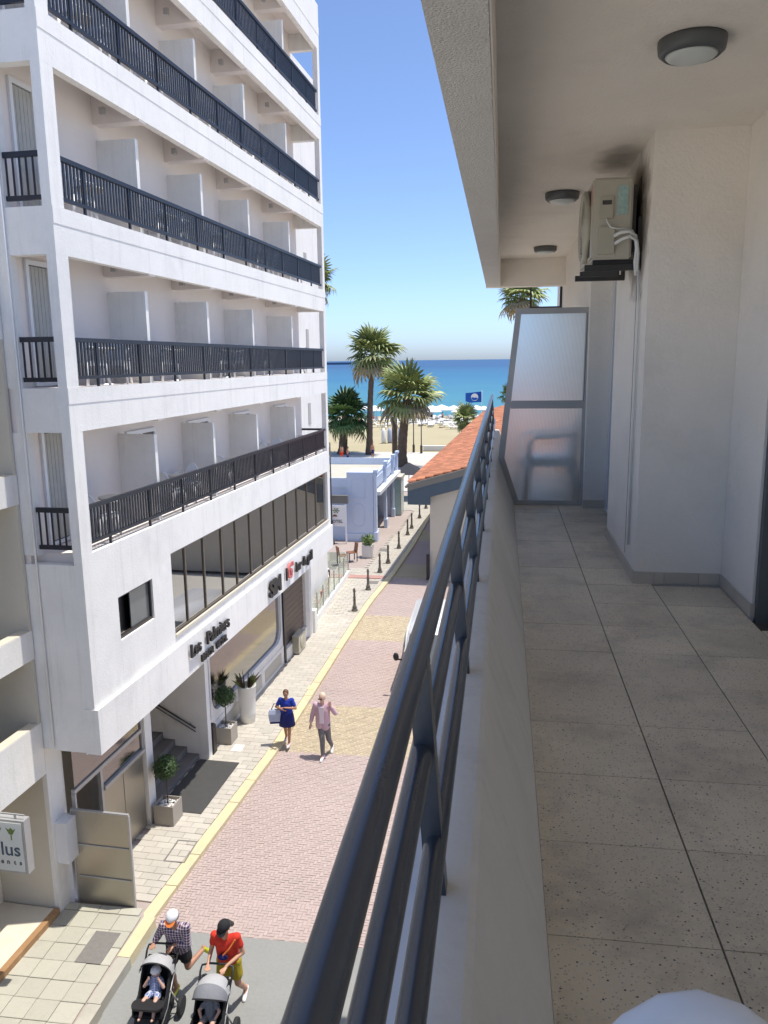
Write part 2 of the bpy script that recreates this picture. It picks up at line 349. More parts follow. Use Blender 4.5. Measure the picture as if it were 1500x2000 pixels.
def link(name, me, parent=None, loc=(0, 0, 0), rot=None, m=None):
    o = bpy.data.objects.new(name, me); COL.objects.link(o); o.location = loc
    if rot: o.rotation_euler = rot
    if parent: o.parent = parent
    if m: setm(o, m)
    return o
def tag(o, label, cat, group=None):
    o['label'] = label; o['category'] = cat
    if group: o['group'] = group
    return o
def struct(name, mb, m, smooth=False):
    o = link(name, mb.mesh(name, smooth=smooth), m=m); o['kind'] = 'structure'; return o
HA = R(2.683)
HD = Vector((math.sin(HA), math.cos(HA), 0)); HN = Vector((math.cos(HA), -math.sin(HA), 0))
def hw(v, u, z=0): return HN*v+HD*u+Vector((0, 0, z))
class Thing:
    """Empty at the base; parts given in frame coordinates (world, or hotel frame v,u,z)"""
    def __init__(s, name, label, cat, loc, hotel=False, group=None, rz=None):
        s.off = Vector(loc); s.o = bpy.data.objects.new(name, None); COL.objects.link(s.o); s.o.empty_display_size = .2
        s.o.location = hw(*loc) if hotel else loc
        s.o.rotation_euler = (0, 0, -HA if hotel else (rz or 0))
        s.local = rz is not None
        tag(s.o, label, cat, group)
    def part(s, name, mb, m, smooth=False, parent=None, label=None):
        off = Vector((0, 0, 0)) if s.local else s.off
        o = link(name, mb.mesh(name, off, smooth), parent or s.o, m=m)
        if label: o['label'] = label
        return o
    def inst(s, name, me, loc, parent=None, rot=None):
        off = Vector((0, 0, 0)) if s.local else s.off
        return link(name, me, parent or s.o, Vector(loc)-off, rot)
def copy_tree(o, parent=None):
    c = o.copy(); COL.objects.link(c); c.parent = parent
    for ch in list(o.children): copy_tree(ch, c)
    return c
def bevel_box_mesh(name, sx, sy, sz, bev, m):
    bm = bmesh.new(); bmesh.ops.create_cube(bm, size=1)
    for v in bm.verts: v.co = Vector((v.co.x*sx, v.co.y*sy, v.co.z*sz))
    top = [e for e in bm.edges if all(v.co.z > 0 for v in e.verts)]
    bmesh.ops.bevel(bm, geom=top, offset=bev, segments=1, affect='EDGES')
    me = bpy.data.meshes.new(name); bm.to_mesh(me); bm.free(); me.materials.append(MATS[m]); return me
def text_mesh(txt, size, ext, m, bold=0., align='LEFT', spacing=1.0, shear=0.):
    cu = bpy.data.curves.new('txt', 'FONT'); cu.body = txt; cu.size = size; cu.extrude = ext; cu.offset = bold; cu.align_x = align; cu.space_character = spacing; cu.shear = shear
    cu.resolution_u = 3
    o = bpy.data.objects.new('txt', cu); COL.objects.link(o)
    dg = bpy.context.evaluated_depsgraph_get(); me = bpy.data.meshes.new_from_object(o.evaluated_get(dg))
    bpy.data.objects.remove(o); me.materials.clear(); me.materials.append(MATS[m]); return me
#@@SETTING
# ================================================================== SETTING
struct('ground', MB().box(-700, 700, -120, 140, -.5, -.10), 'plaza')
struct('sea', MB().add([(-40000, 152, -1.15), (40000, 152, -1.15), (40000, 52000, -1.15), (-40000, 52000, -1.15)], [(0, 1, 2, 3)]), 'sea_water')
sb = MB()
ys = [86.6, 100, 112, 124, 136, 146, 154, 162, 172]; zs = [.06, .05, .02, .0, -.15, -.45, -.8, -1.1, -1.5]
xs = [-500+20*i for i in range(51)]
vs_ = [(x, y, z+.06*math.sin(x*.21+y*.13)+.05*math.sin(x*.07-y*.31)) for y, z in zip(ys, zs) for x in xs]
fs_ = [(j*51+i, j*51+i+1, (j+1)*51+i+1, (j+1)*51+i) for j in range(len(ys)-1) for i in range(50)]
struct('beach_sand', MB().add(vs_, fs_), 'sand', smooth=True)
struct('promenade', MB().box(-60, 40, 60.2, 86.7, -.09, .09), 'plaza')
# road: asphalt in front, brick carriageway behind
struct('road', MB().box(-6.7, 4, -30, 11.95, -.09, 0), 'asphalt')
brick_road = struct('brick_road', MB().box(-6.9, -1.3, 11.955, 60.15, -.09, -.010), 'joint')
KP = [(-6.14, 12.0), (-5.62, 18.6), (-5.40, 27.5), (-5.27, 31.4), (-4.90, 36.2), (-4.62, 42.2), (-4.25, 60)]
def kx(y):
    for (x0, y0), (x1, y1) in zip(KP, KP[1:]):
        if y <= y1: return x0+(x1-x0)*(y-y0)/(y1-y0)
    return KP[-1][0]
bands = [(11.96, 18.7, 'r'), (18.7, 21.6, 't'), (21.6, 27.25, 'r'), (27.25, 30.1, 't'), (30.1, 35.7, 'r'), (35.7, 38.35, 't'), (38.35, 43.6, 'r'), (43.6, 46.5, 't'), (46.5, 52, 'r'), (52, 55, 't'), (55, 60, 'r')]
def band_of(y):
    for a, b, k in bands:
        if a <= y < b: return k
W = .07; G = .0045
cells = []
for iy in range(int((36-11.96)/W)):
    for ix in range(int((6.3-1.35)/W)):
        d = (ix-iy) % 4
        if d == 0: dx, dy = 2, 1
        elif d == 3: dx, dy = 1, 2
        else: continue
        x0 = -6.3+ix*W; y0 = 11.965+iy*W
        if x0+dx*W < kx(y0)-.05 or y0+dy*W > 36.02: continue
        cells.append((x0, y0, dx*W, dy*W, band_of(y0+dy*W/2)))
cells.sort(key=lambda c: (c[1] if -5.7 < c[0] < -3.0 else 1e3))
bm_h = bevel_box_mesh('brick', 2*W-G, W-G, .04, .004, 'brick_red_one'); bm_v = bevel_box_mesh('brick', W-G, 2*W-G, .04, .004, 'brick_red_one')
nb_ = 0; mass = {'r': MB(), 't': MB()}
for (x0, y0, dx, dy, k) in cells:
    dz = random.uniform(-.003, .003)
    if nb_ < 300 and k == 'r':
        link('brick', bm_h if dx > dy else bm_v, brick_road, (x0+dx/2, y0+dy/2, -.02+dz)); nb_ += 1
    else:
        a, b, c, d = x0+G/2, x0+dx-G/2, y0+G/2, y0+dy-G/2; t = dz; e = .004
        mass[k].add([(a, c, -.03), (b, c, -.03), (b, d, -.03), (a, d, -.03), (a+e, c+e, t), (b-e, c+e, t), (b-e, d-e, t), (a+e, d-e, t)],
                    [(4, 5, 6, 7), (0, 1, 5, 4), (1, 2, 6, 5), (2, 3, 7, 6), (3, 0, 4, 7)])
for k, m in (('r', 'brick_red'), ('t', 'brick_tan')):
    o = link('brick_paving', mass[k].mesh('brick_paving'), brick_road, m=m); o['kind'] = 'stuff'
for a, b, k in bands:
    if b > 35.9: link('brick_band', MB().box(-6.9, -1.3, max(a, 36.03), b, -.03, -.002).mesh('brick_band'), brick_road, m='brick_red_far' if k == 'r' else 'brick_tan_far')
struct('right_pavement', MB().box(-1.29, 6, 11.96, 34, -.09, .10).box(-.9, 6, -30, 11.95, .001, .11), 'plaza')
# hotel-side pavement with kerb stones and pavers
pav = MB(); left = [(-30, 12.35), (-30, 60.1)]
poly = [(kx(12.02)-.24, 12.02)]+[(x-.24, y) for x, y in KP[1:-1]]+[(kx(60)-.24, 60.1), (-40, 60.1), (-40, 12.02)]
pav.prism(poly, 'z', -.09, .068)
pavement = struct('pavement', pav, 'joint')
y = 12.02; i = 0
while y < 58:
    y2 = y+(1.0 if y < 40 else 2.0); xa, xb = kx(y), kx(y2-.012)
    mbk = MB().prism([(xa-.24, y), (xa, y), (xb, y2-.012), (xb-.24, y2-.012)], 'z', -.08, .095+.004*(i % 3))
    o = link('kerb_stone', mbk.mesh('kerb_stone'), pavement, m='yellow_paint'); y = y2; i += 1
PW, PU = .4, .2; npv = 0; pm = MB(); pme = bevel_box_mesh('paver', PW-.006, PU-.006, .04, .005, 'paver')
row = 0; uu = 12.2
def kerb_v(u_):   # v of kerb inner edge at hotel coordinate u
    y = u_*math.cos(HA)+6*math.sin(HA); x = kx(y)-.25
    return x*math.cos(HA)-y*math.sin(HA)
cand = []
while uu < 58:
    kv = kerb_v(uu+PU/2); v_ = kv-PW/2-(row % 2)*PW/2; cnt = 0
    vmin = -8.45 if uu < 27 else (-9.2 if uu < 36.5 else -8.3 if uu < 52 else -14)
    if row % 2: cand.append((kv-PW/4+.0, uu+PU/2, PW/2))
    while v_-PW/2 > vmin and True:
        cand.append((v_, uu+PU/2, PW)); v_ -= PW
    uu += PU; row += 1
for (v_, u_, wd_) in cand:
    if hw(v_, u_).y < 12.4: continue
    red = 35.2 < hw(v_, u_).y < 35.75
    if wd_ == PW and npv < 300 and not red:
        link('paver', pme, pavement, hw(v_, u_, .08+random.uniform(-.002, .002)), (0, 0, -HA)); npv += 1
    elif not red:
        a = wd_/2-.003; b = PU/2-.003; z = .1+random.uniform(-.002, .002); M = Matrix.Translation(hw(v_, u_, 0)) @ Matrix.Rotation(-HA, 4, 'Z')
        pm.add([(-a, -b, .05), (a, -b, .05), (a, b, .05), (-a, b, .05), (-a+.005, -b+.005, z), (a-.005, -b+.005, z), (a-.005, b-.005, z), (-a+.005, b-.005, z)],
               [(4, 5, 6, 7), (0, 1, 5, 4), (1, 2, 6, 5), (2, 3, 7, 6), (3, 0, 4, 7)], M)
o = link('paver_field', pm.mesh('paver_field'), pavement, m='paver_mass'); o['kind'] = 'stuff'
link('red_paver_strip', MB().box(-7.3, kx(35.4)-.26, 35.22, 35.74, .05, .103).mesh('red_paver_strip'), pavement, m='paver_red')
# raised near pavement in front of the neighbouring building
near = struct('near_pavement', MB().prism([(-6.28, 3), (-6.26, 12.0), (-6.4, 12.28), (-7.9, 12.15), (-8.4, 12.1), (-8.4, 3)], 'z', -.09, .165), 'joint')
tme = bevel_box_mesh('paving_tile', .392, .392, .04, .006, 'paver_old'); tsm = bevel_box_mesh('paving_tile', .392, .19, .04, .006, 'paver_old')
for j in range(9):
    for i in range(5):
        x = -6.50-.4*i; y = 11.78-.4*j
        link('paving_tile', tme, near, (x, y, .18+random.uniform(-.003, .003)), (0, 0, R(1.0)))
for i in range(4): link('paving_tile', tsm, near, (-6.56-.4*i, 12.09, .18), (0, 0, R(1.0)))
for j in range(9):
    y = 12.0-1.0*j; mbk = MB().prism([(-6.27, y-1), (-6.05, y-1), (-6.03, y-.01), (-6.25, y-.01)], 'z', -.08, .20)
    link('kerb_stone', mbk.mesh('kerb_stone'), near, m='yellow_paint' if j == 0 else 'kerb_stone')
cov = link('drain_cover', MB().box(-6.92, -6.46, 10.78, 11.52, .16, .209).mesh('drain_cover'), near, m='manhole')
fr = MB()
for (a, b, c, d) in ((-6.64, -6.19, 13.71, 13.74), (-6.64, -6.19, 14.42, 14.45), (-6.64, -6.61, 13.74, 14.42), (-6.22, -6.19, 13.74, 14.42)): fr.box(a, b, c, d, .07, .106)
link('cover_frame', fr.mesh('cover_frame'), pavement, m='manhole')
for (v_, u_, sv, su, m) in ((-7.1, 19.3, .3, .4, 'kerb_stone'), (-6.75, 22.3, .22, .3, 'yellow_paint'), (-7.55, 18.2, .26, .36, 'pot_white'), (-8.0, 40.5, .5, .7, 'manhole'), (-7.3, 34.2, .5, .5, 'manhole')):
    p = hw(v_, u_); link('access_cover', MB().box(p.x-sv/2, p.x+sv/2, p.y-su/2, p.y+su/2, .07, .107).mesh('access_cover'), pavement, m=m)
#@@HOTEL
# ================================================================== HOTEL (frame v,u,z)
U0, U1, VF, VB = 11.47, 27.15, -7.30, -8.25
ZL = [6.90, 9.63, 12.36, 15.08, 17.81, 20.53]
UP = [14.62, 17.52, 20.45, 23.85]
hotel = Thing('hotel', 'white five-storey beach hotel with black balcony railings across the street', 'hotel', (-9, 19, 0), True)
hotel.part('main_block', MB().box(-18, -8.45, 11.475, U1, 3.45, 20.5).box(-18, -10.9, 11.6, U1, 0, 3.45), 'white_plaster')
hotel.part('rear_wing', MB().box(-16, -8.62, U1+.01, 31.4, 0, 20.3), 'white_plaster')
for z in ZL[:5]:
    hotel.part('slot_window', MB().box(-8.64, -8.60, 29.2, 29.5, z+.75, z+1.55), 'curtain')
# back wall of the balconies with sliding doors
hotel.part('back_wall', MB().box(-8.449, VB, 11.5, 27.1, 6.2, 20.4), 'pink_plaster')
rooms = [11.8]+UP
for k, z in enumerate(ZL[:5]):
    for i, ur in enumerate(rooms):
        d0 = ur+.22; d1 = d0+1.25; dh = 2.05 if i == 0 else 1.74
        fr = MB().box(VB-.01, VB+.05, d0, d0+.07, z+.02, z+dh).box(VB-.01, VB+.05, d1-.07, d1, z+.02, z+dh).box(VB-.01, VB+.05, d0+.07, d1-.07, z+dh-.08, z+dh).box(VB-.01, VB+.045, (d0+d1)/2-.04, (d0+d1)/2+.04, z+.02, z+dh-.08).box(VB-.01, VB+.05, d0+.07, d1-.07, z+.02, z+.08)
        dr = hotel.part('sliding_door', fr, 'alu_white')
        hotel.part('pane', MB().box(VB+.012, VB+.02, d0+.07, d1-.07, z+.08, z+dh-.08), 'door_dark', parent=dr)
        cu = MB(); n = 10
        for q in range(n): a = d0+.10+q*.05; cu.box(VB+.022, VB+.026+.006*(q % 2), a, a+.05, z+.1, z+dh-.1)
        hotel.part('curtain', cu, 'curtain', parent=dr)
# beams and slabs, level by level
for k, z in enumerate(ZL):
    top = z if k < 5 else 21.18
    zb = z-.70
    if k == 0: zb = z-.15
    hotel.part('front_beam', MB().box(VF-.15, VF, U0, U1, zb, top), 'white_plaster')
    if k > 0:
        hotel.part('beam_lip', MB().box(VF+.001, VF+.008, U0+.002, U1-.002, z-.25, z+.003 if k < 5 else z), 'white_plaster')
        hotel.part('side_beam', MB().box(-8.25, VF-.151, U0, U0+.2, zb, top), 'white_plaster')
        hotel.part('end_beam', MB().box(-8.25, VF-.151, U1-.2, U1, zb, top), 'white_plaster')
    hotel.part('slab', MB().box(-8.25, VF-.151, U0+.201, U1-.201, z-.2, z), 'pink_plaster')
    for ui in UP:
        if k > 0: hotel.part('cross_beam', MB().box(-8.249, VF-.02, ui-.13, ui+.13, zb-.035, z-.201), 'pink_plaster')
# columns and partitions
for k, z in enumerate(ZL[:5]):
    zt = ZL[k+1]-.70
    hotel.part('corner_column', MB().box(VF-.16, VF-.001, U0+.001, U0+.33, z, zt), 'white_plaster')
    hotel.part('end_column', MB().box(VF-.16, VF-.001, U1-.25, U1-.001, z, zt), 'white_plaster')
    hotel.part('rear_column', MB().box(-8.45, -8.09, U0+.001, U0+.16, z, zt), 'white_plaster')
    for ui in UP:
        hotel.part('partition', MB().box(-8.249, -7.47, ui-.055, ui+.055, z, z+1.72), 'white_plaster')
    for ui in UP[:4]:
        hotel.part('wall_light', MB().box(-7.9, -7.8, ui-.5, ui-.42, zt+.02, zt+.14), 'alu')
hotel.part('side_wall', MB().box(-8.45, -8.091, U0+.002, U0+.18, 3.45, 6.75).box(-18, -8.452, U0-.002, U0+.004, 3.45, 20.5), 'white_plaster')
# mezzanine wall with window band and small window
mz = MB()
WB0, WB1, wz0, wz1 = 14.60, 26.85, 4.43, 6.2
mz.box(VF-.2, VF, U0, 12.48, 4.24, 6.749).box(VF-.2, VF, 12.481, 13.77, 5.91, 6.749).box(VF-.2, VF, 12.481, 13.77, 4.24, 5.11).box(VF-.2, VF, 13.771, WB0, 4.24, 6.749)
mz.box(VF-.2, VF, WB0+.001, WB1, wz1, 6.749).box(VF-.2, VF, WB0+.001, WB1, 4.24, wz0).box(VF-.2, VF, WB1+.001, U1, 4.24, 6.749)
mz.box(-8.09, VF-.201, U0, U0+.2, 3.43, 6.749)
hotel.part('mezzanine_wall', mz, 'white_plaster')
hotel.part('fascia', MB().box(VF-.2, VF+.07, U0-.02, U1+.02, 3.42, 4.239).box(-7.52, VF-.201, U0-.02, U0+.19, 3.41, 3.429), 'white_plaster')
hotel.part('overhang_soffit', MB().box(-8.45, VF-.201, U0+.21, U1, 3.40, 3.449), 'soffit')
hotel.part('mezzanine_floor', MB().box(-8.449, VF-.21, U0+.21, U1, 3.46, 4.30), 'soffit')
hotel.part('mezzanine_room', MB().box(-8.449, -8.44, 14.2, 27, 4.31, 6.7).box(-8.43, VF-.21, 14.2, 27, 6.6, 6.74), 'yellow_wall')
hotel.part('window_ledge', MB().box(VF-.02, VF+.03, WB0, WB1, wz0-.001, wz0+.055), 'travertine')
for q_ in (14.7, 16.4, 17.45, 19.4, 22.5): hotel.part('roller_blind', MB().box(VF-.16, VF-.15, q_, q_+.85, wz0+.5 if q_ > 17 else wz0+.1, wz1-.06), 'curtain')
mull = [14.62, 15.37, 16.33, 17.37, 18.28, 19.27, 20.2, 21.25, 22.36, 23.41, 24.5, 25.55, 26.8]
for a, b in zip(mull, mull[1:]):
    wn = hotel.part('window', MB().box(VF-.11, VF-.05, a-.02, a+.02, wz0+.056, wz1-.002).box(VF-.11, VF-.05, a+.021, b-.021, wz1-.05, wz1-.003).box(VF-.11, VF-.05, a+.021, b-.021, wz0+.056, wz0+.09), 'bronze_frame')
    hotel.part('pane', MB().box(VF-.085, VF-.078, a+.021, b-.021, wz0+.091, wz1-.051), 'glass_tint', parent=wn)
wn = hotel.part('small_window', MB().box(VF-.12, VF-.04, 12.482, 12.52, 5.112, 5.908).box(VF-.12, VF-.04, 13.73, 13.768, 5.112, 5.908).box(VF-.12, VF-.04, 12.521, 13.729, 5.87, 5.907).box(VF-.12, VF-.04, 12.521, 13.729, 5.113, 5.16), 'dark_frame')
hotel.part('pane', MB().box(VF-.10, VF-.08, 13.02, 13.729, 5.161, 5.869), 'door_dark', parent=wn)
hotel.part('window_void', MB().box(VF-.22, VF-.201, 12.3, 14, 5.0, 6.0), 'sign_black', parent=wn)
# railings: five front railings with balusters, five short side railings
bal_me = MB().box(-.008, .008, -.024, .024, 0, .535).mesh('baluster'); bal_me.materials.append(MATS['black_rail'])
nb_ = 0
order = [1, 0, 2, 3, 4]
rails = {}
for k in order:
    z = ZL[k]; a, b = U0+.34, U1-.26
    rl = hotel.part('railing', MB().box(-7.405, -7.335, a, b, z+.72, z+.79).box(-7.395, -7.345, a, b, z+.13, z+.185), 'black_rail')
    q = a+.7
    while q < b:
        hotel.part('post', MB().box(-7.39, -7.35, q-.02, q+.02, z, z+.72), 'black_rail', parent=rl); q += 1.47
    n = int((b-a)/.1); rest = MB()
    for i in range(n):
        q = a+.06+i*.1
        if nb_ < 300: hotel.inst('baluster', bal_me, (-7.37, q, z+.186), parent=rl); nb_ += 1
        else: rest.box(-7.378, -7.362, q-.024, q+.024, z+.186, z+.72)
    if rest.v:
        o = hotel.part('baluster_row', rest, 'black_rail', parent=rl); o['kind'] = 'stuff'
    sr = hotel.part('side_railing', MB().box(-8.085, -7.465, U0+.04, U0+.10, z+.72, z+.80).box(-8.085, -7.465, U0+.045, U0+.095, z+.10, z+.17), 'black_rail')
    for i in range(6):
        q = -8.05+i*.113
        hotel.part('side_baluster', MB().box(q-.013, q+.013, U0+.06, U0+.08, z+.171, z+.719), 'black_rail', parent=sr)
    er = hotel.part('end_railing', MB().box(-8.24, -7.465, U1-.1, U1-.04, z+.72, z+.79), 'black_rail')
# drain pipe on the side wall
hotel.part('drain_pipe', MB().tube([(-8.12, U0-.03, 3.5), (-8.12, U0-.03, 19)], .018, 6), 'white_paint', smooth=True)
# lettering on the fascia: letters stand proud of it and throw their own shadows
def fascia_text(txt, name, size, u_, z_, m, bold=.004, spacing=1.0, sx=1.0, shear=0):
    me = text_mesh(txt, size, .025, m, bold, spacing=spacing, shear=shear)
    o = link(name, me, hotel.o, Vector((VF+.13, u_, z_))-hotel.off, (R(90), 0, R(90))); o.scale = (sx, 1, 1); return o
fascia_text('Les', 'lettering', .40, 14.98, 3.83, 'sign_black', .008, .95, 1.02)
fascia_text('Palmiers', 'lettering', .40, 15.82, 3.83, 'sign_black', .008, .95, 1.02)
fascia_text('BEACH', 'lettering', .20, 15.50, 3.55, 'sign_black', .008, 1.0, 1.0)
fascia_text('HOTEL', 'lettering', .20, 16.32, 3.55, 'sign_black', .008, 1.0, 1.0)
fascia_text('SIM', 'lettering', .62, 20.06, 3.62, 'sign_black', .022, .88, 1.18)
fascia_text('I', 'lettering', .5, 21.52, 3.72, 'sign_black', .012)
fascia_text('C', 'red_lettering', .62, 21.68, 3.70, 'sign_red', .016, 1, .95)
fascia_text('e', 'red_lettering', .34, 21.95, 3.80, 'sign_red', .008)
fascia_text('s', 'red_lettering', .26, 22.12, 4.02, 'sign_red', .006)
fascia_text('bar', 'lettering', .42, 22.48, 3.72, 'sign_black', .012, .95, 1.0)
fascia_text('&', 'lettering', .42, 23.22, 3.72, 'sign_black', .012)
fascia_text('grill', 'lettering', .42, 23.66, 3.72, 'sign_black', .012, .95, 1.05)
# ground floor: metal panels, entrance, showcase, shutter
GV = -8.20
hotel.part('ground_pier', MB().box(-9.6, -8.45, 11.5, 11.97, .05, 3.43), 'cream_plaster')
hotel.part('ground_pier', MB().box(-8.449, -8.36, 11.5, 11.98, .05, 3.43), 'white_plaster')
hotel.part('meter_box', MB().box(-8.36, -8.13, 11.58, 11.9, 1.15, 1.95), 'alu_white')
hotel.part('metal_panel', MB().box(GV-.04, GV, 12.95, 14.5, .12, 1.82), 'metal_panel')
hotel.part('metal_panel', MB().box(GV+.001, GV+.01, 13.69, 13.71, .14, 1.8), 'metal_panel')
hotel.part('panel_sill', MB().box(GV-.06, GV+.05, 12.95, 14.55, 1.821, 1.90), 'alu')
fw = hotel.part('front_window', MB().box(GV-.05, GV+.02, 14.5, 14.56, 1.901, 3.40).box(GV-.05, GV+.02, 12.0, 14.5, 2.28, 2.36).box(GV-.05, GV+.02, 12.86, 12.94, .12, 2.279).box(GV-.05, GV+.02, 11.99, 12.04, .12, 2.279), 'alu')
hotel.part('pane', MB().box(GV-.02, GV-.012, 12.05, 14.49, 2.361, 3.39).box(GV-.02, GV-.012, 12.95, 14.49, 1.901, 2.279), 'glass_shop', parent=fw)
hotel.part('entry_void', MB().box(-9.5, -9.45, 12.0, 14.6, .12, 3.4).box(-9.45, GV-.07, 12.0, 14.6, .06, .12), 'shade_plaster')
gt = hotel.part('open_gate', MB().box(-8.20, -7.10, 11.88, 11.91, .14, 2.03), 'metal_panel')
hotel.part('gate_frame', MB().box(-8.22, -7.08, 11.87, 11.92, 2.031, 2.06).box(-7.099, -7.07, 11.87, 11.92, .12, 2.03).box(-8.23, -8.201, 11.87, 11.92, .12, 2.03).box(-8.15, -7.12, 11.86, 11.879, 1.36, 1.385).box(-8.15, -7.12, 11.86, 11.879, .72, .745), 'alu', parent=gt)
hotel.part('entrance_jamb', MB().box(-10.9, -8.14, 14.57, 14.86, .05, 3.41), 'white_plaster')
hotel.part('entrance_wall', MB().box(-10.9, -8.30, 17.52, 17.74, .05, 3.41).box(-8.299, -8.05, 17.52, 17.72, .05, 3.41), 'white_plaster')
hotel.part('lobby_wall', MB().box(-10.89, -10.85, 14.86, 17.52, .7, 3.41), 'yellow_wall')
for i in range(4):
    hotel.part('step', MB().box(-10.84, -8.32-.32*i, 14.861, 17.519, .06+.17*i, .225+.17*i), 'stone_step')
hotel.part('handrail', MB().tube([(-8.35, 17.46, .95), (-9.6, 17.46, 1.65)], .02, 8).tube([(-8.35, 17.46, .85), (-9.6, 17.46, 1.55)], .012, 6).tube([(-8.5, 17.46, 1.03), (-8.5, 17.53, 1.03)], .012, 6).tube([(-9.4, 17.46, 1.53), (-9.4, 17.53, 1.53)], .012, 6), 'dark_metal', smooth=True)
# showcase: wall with a rounded window, plinth with grey panels
def rrect(a, b, c, d, rad, n=5):
    pts = []
    for cx, cy, t0 in ((b-rad, d-rad, 0), (a+rad, d-rad, 90), (a+rad, c+rad, 180), (b-rad, c+rad, 270)):
        for i in range(n+1):
            t = R(t0+90*i/n); pts.append((cx+rad*math.cos(t), cy+rad*math.sin(t)))
    return pts
def ringwall(x0, x1, outer, inner):
    # wall plate with a hole; outer rectangle (u0,u1,z0,z1), inner point list
    mb = MB(); a, b, c, d = outer; cu = (a+b)/2; cz = (c+d)/2
    def onrect(p):
        du, dz = p[0]-cu, p[1]-cz; s = 1e9
        if abs(du) > 1e-6: s = min(s, ((b if du > 0 else a)-cu)/du)
        if abs(dz) > 1e-6: s = min(s, ((d if dz > 0 else c)-cz)/dz)
        return (cu+du*s, cz+dz*s)
    n = len(inner); outp = [onrect(p) for p in inner]
    for x in (x0, x1): mb.v += [(x, *p) for p in inner]+[(x, *p) for p in outp]
    for i in range(n):
        j = (i+1) % n
        mb.f += [(i, j, n+j, n+i), (2*n+i, 3*n+i, 3*n+j, 2*n+j), (i, 2*n+i, 2*n+j, j)]
    for i in range(n):
        j = (i+1) % n; p, q = outp[i], outp[j]
        if abs(p[0]-q[0]) > 1e-5 and abs(p[1]-q[1]) > 1e-5:
            cu_ = p[0] if abs(p[0]-a) < 1e-5 or abs(p[0]-b) < 1e-5 else q[0]; cz_ = p[1] if abs(p[1]-c) < 1e-5 or abs(p[1]-d) < 1e-5 else q[1]
            for kx_, x in ((0, x0), (2*n, x1)):
                mb.v.append((x, cu_, cz_)); mb.f.append((kx_+n+i, kx_+n+j, len(mb.v)-1))
    return mb
hotel.part('showcase_wall', ringwall(-8.40, -8.22, (17.75, 24.1, .72, 3.399), rrect(18.15, 23.98, .93, 3.32, .5)), 'white_plaster')
sw = hotel.part('showcase_window', ringwall(-8.33, -8.205, (18.10, 24.03, .88, 3.37), rrect(18.2, 23.94, .97, 3.29, .47)), 'alu_white')
hotel.part('pane', MB().box(-8.30, -8.292, 17.9, 24.05, .8, 3.38), 'glass_shop', parent=sw)
hotel.part('showcase_back', MB().box(-9.4, -9.35, 17.75, 24.1, .7, 3.39).box(-9.34, -8.41, 17.76, 24.1, .70, .72), 'cream_plaster')
hotel.part('showcase_figure', MB().box(-9.0, -8.98, 19.5, 21.6, 1.0, 1.6), 'crowd_red')
pl = hotel.part('plinth', MB().box(-8.45, -8.20, 17.75, 24.1, .05, .719).box(-8.45, -8.17, 24.26, 26.75, .05, .5), 'white_plaster')
for a, b in ((18.4, 20.0), (20.3, 21.9), (22.2, 23.8)):
    hotel.part('plinth_panel', MB().box(-8.199, -8.19, a, b, .2, .58), 'alu', parent=pl)
hotel.part('dark_post', MB().box(-8.42, -8.16, 24.101, 24.259, .05, 3.4), 'sign_black')
sh = MB()
for i in range(29): sh.box(-8.36+.008*(i % 2), -8.30+.008*(i % 2), 24.26, 26.7, .501+.1*i, .599+.1*i)
hotel.part('roller_shutter', sh, 'shutter')
hotel.part('end_pier', MB().prism([(-8.45, 26.71), (-8.2, 26.71), (-8.08, 26.8), (-8.05, 26.95), (-8.08, 27.1), (-8.2, 27.18), (-8.45, 27.18)], 'z', .05, 3.41), 'white_plaster')
hotel.part('end_pier', MB().box(-8.42, -8.0, 27.19, 27.5, .05, .95), 'white_plaster')
hotel.part('kitchen_wall', MB().box(-10.8, -8.46, 24.3, 24.4, .05, 3.4).box(-10.85, -10.8, 17.8, 27.1, .05, 3.4), 'shade_plaster')
#@@BALCONY
# ================================================================== OUR BUILDING AND BALCONY (world frame)
FZ, CZ = 8.6, 11.27
home = Thing('apartment_building', 'plastered apartment block whose top-floor balcony is in the foreground', 'building', (3, 4, 0))
home.part('lower_walls', MB().box(.05, 9, -6, 11.05, .1, 8.35), 'shade_plaster')
home.part('balcony_slab', MB().box(-.20, 9, -6, 11.05, 8.351, 8.56), 'shade_plaster')
# parapet with a battered inner face
home.part('parapet', MB().prism([(-.20, 8.561), (.13, 8.561), (.13, 8.60), (-.032, 9.045), (-.045, 9.053), (-.19, 9.053), (-.20, 9.045)], 'y', -3, 11.04), 'white_plaster')
home.part('ceiling', MB().box(-.05, 9, -6, 11.05, CZ, 11.50), 'shade_plaster')
home.part('edge_beam', MB().prism([(-.228, 10.93), (-.052, 10.926), (-.051, 11.55), (-.235, 11.55)], 'y', -6, 10.86), 'roof_stucco')
home.part('cross_beam', MB().box(-.232, .82, 10.861, 11.06, 10.926, 11.549), 'shade_plaster')
home.part('beam_face', MB().box(-.0515, -.045, -6, 10.86, 10.93, 11.269), 'shade_plaster')
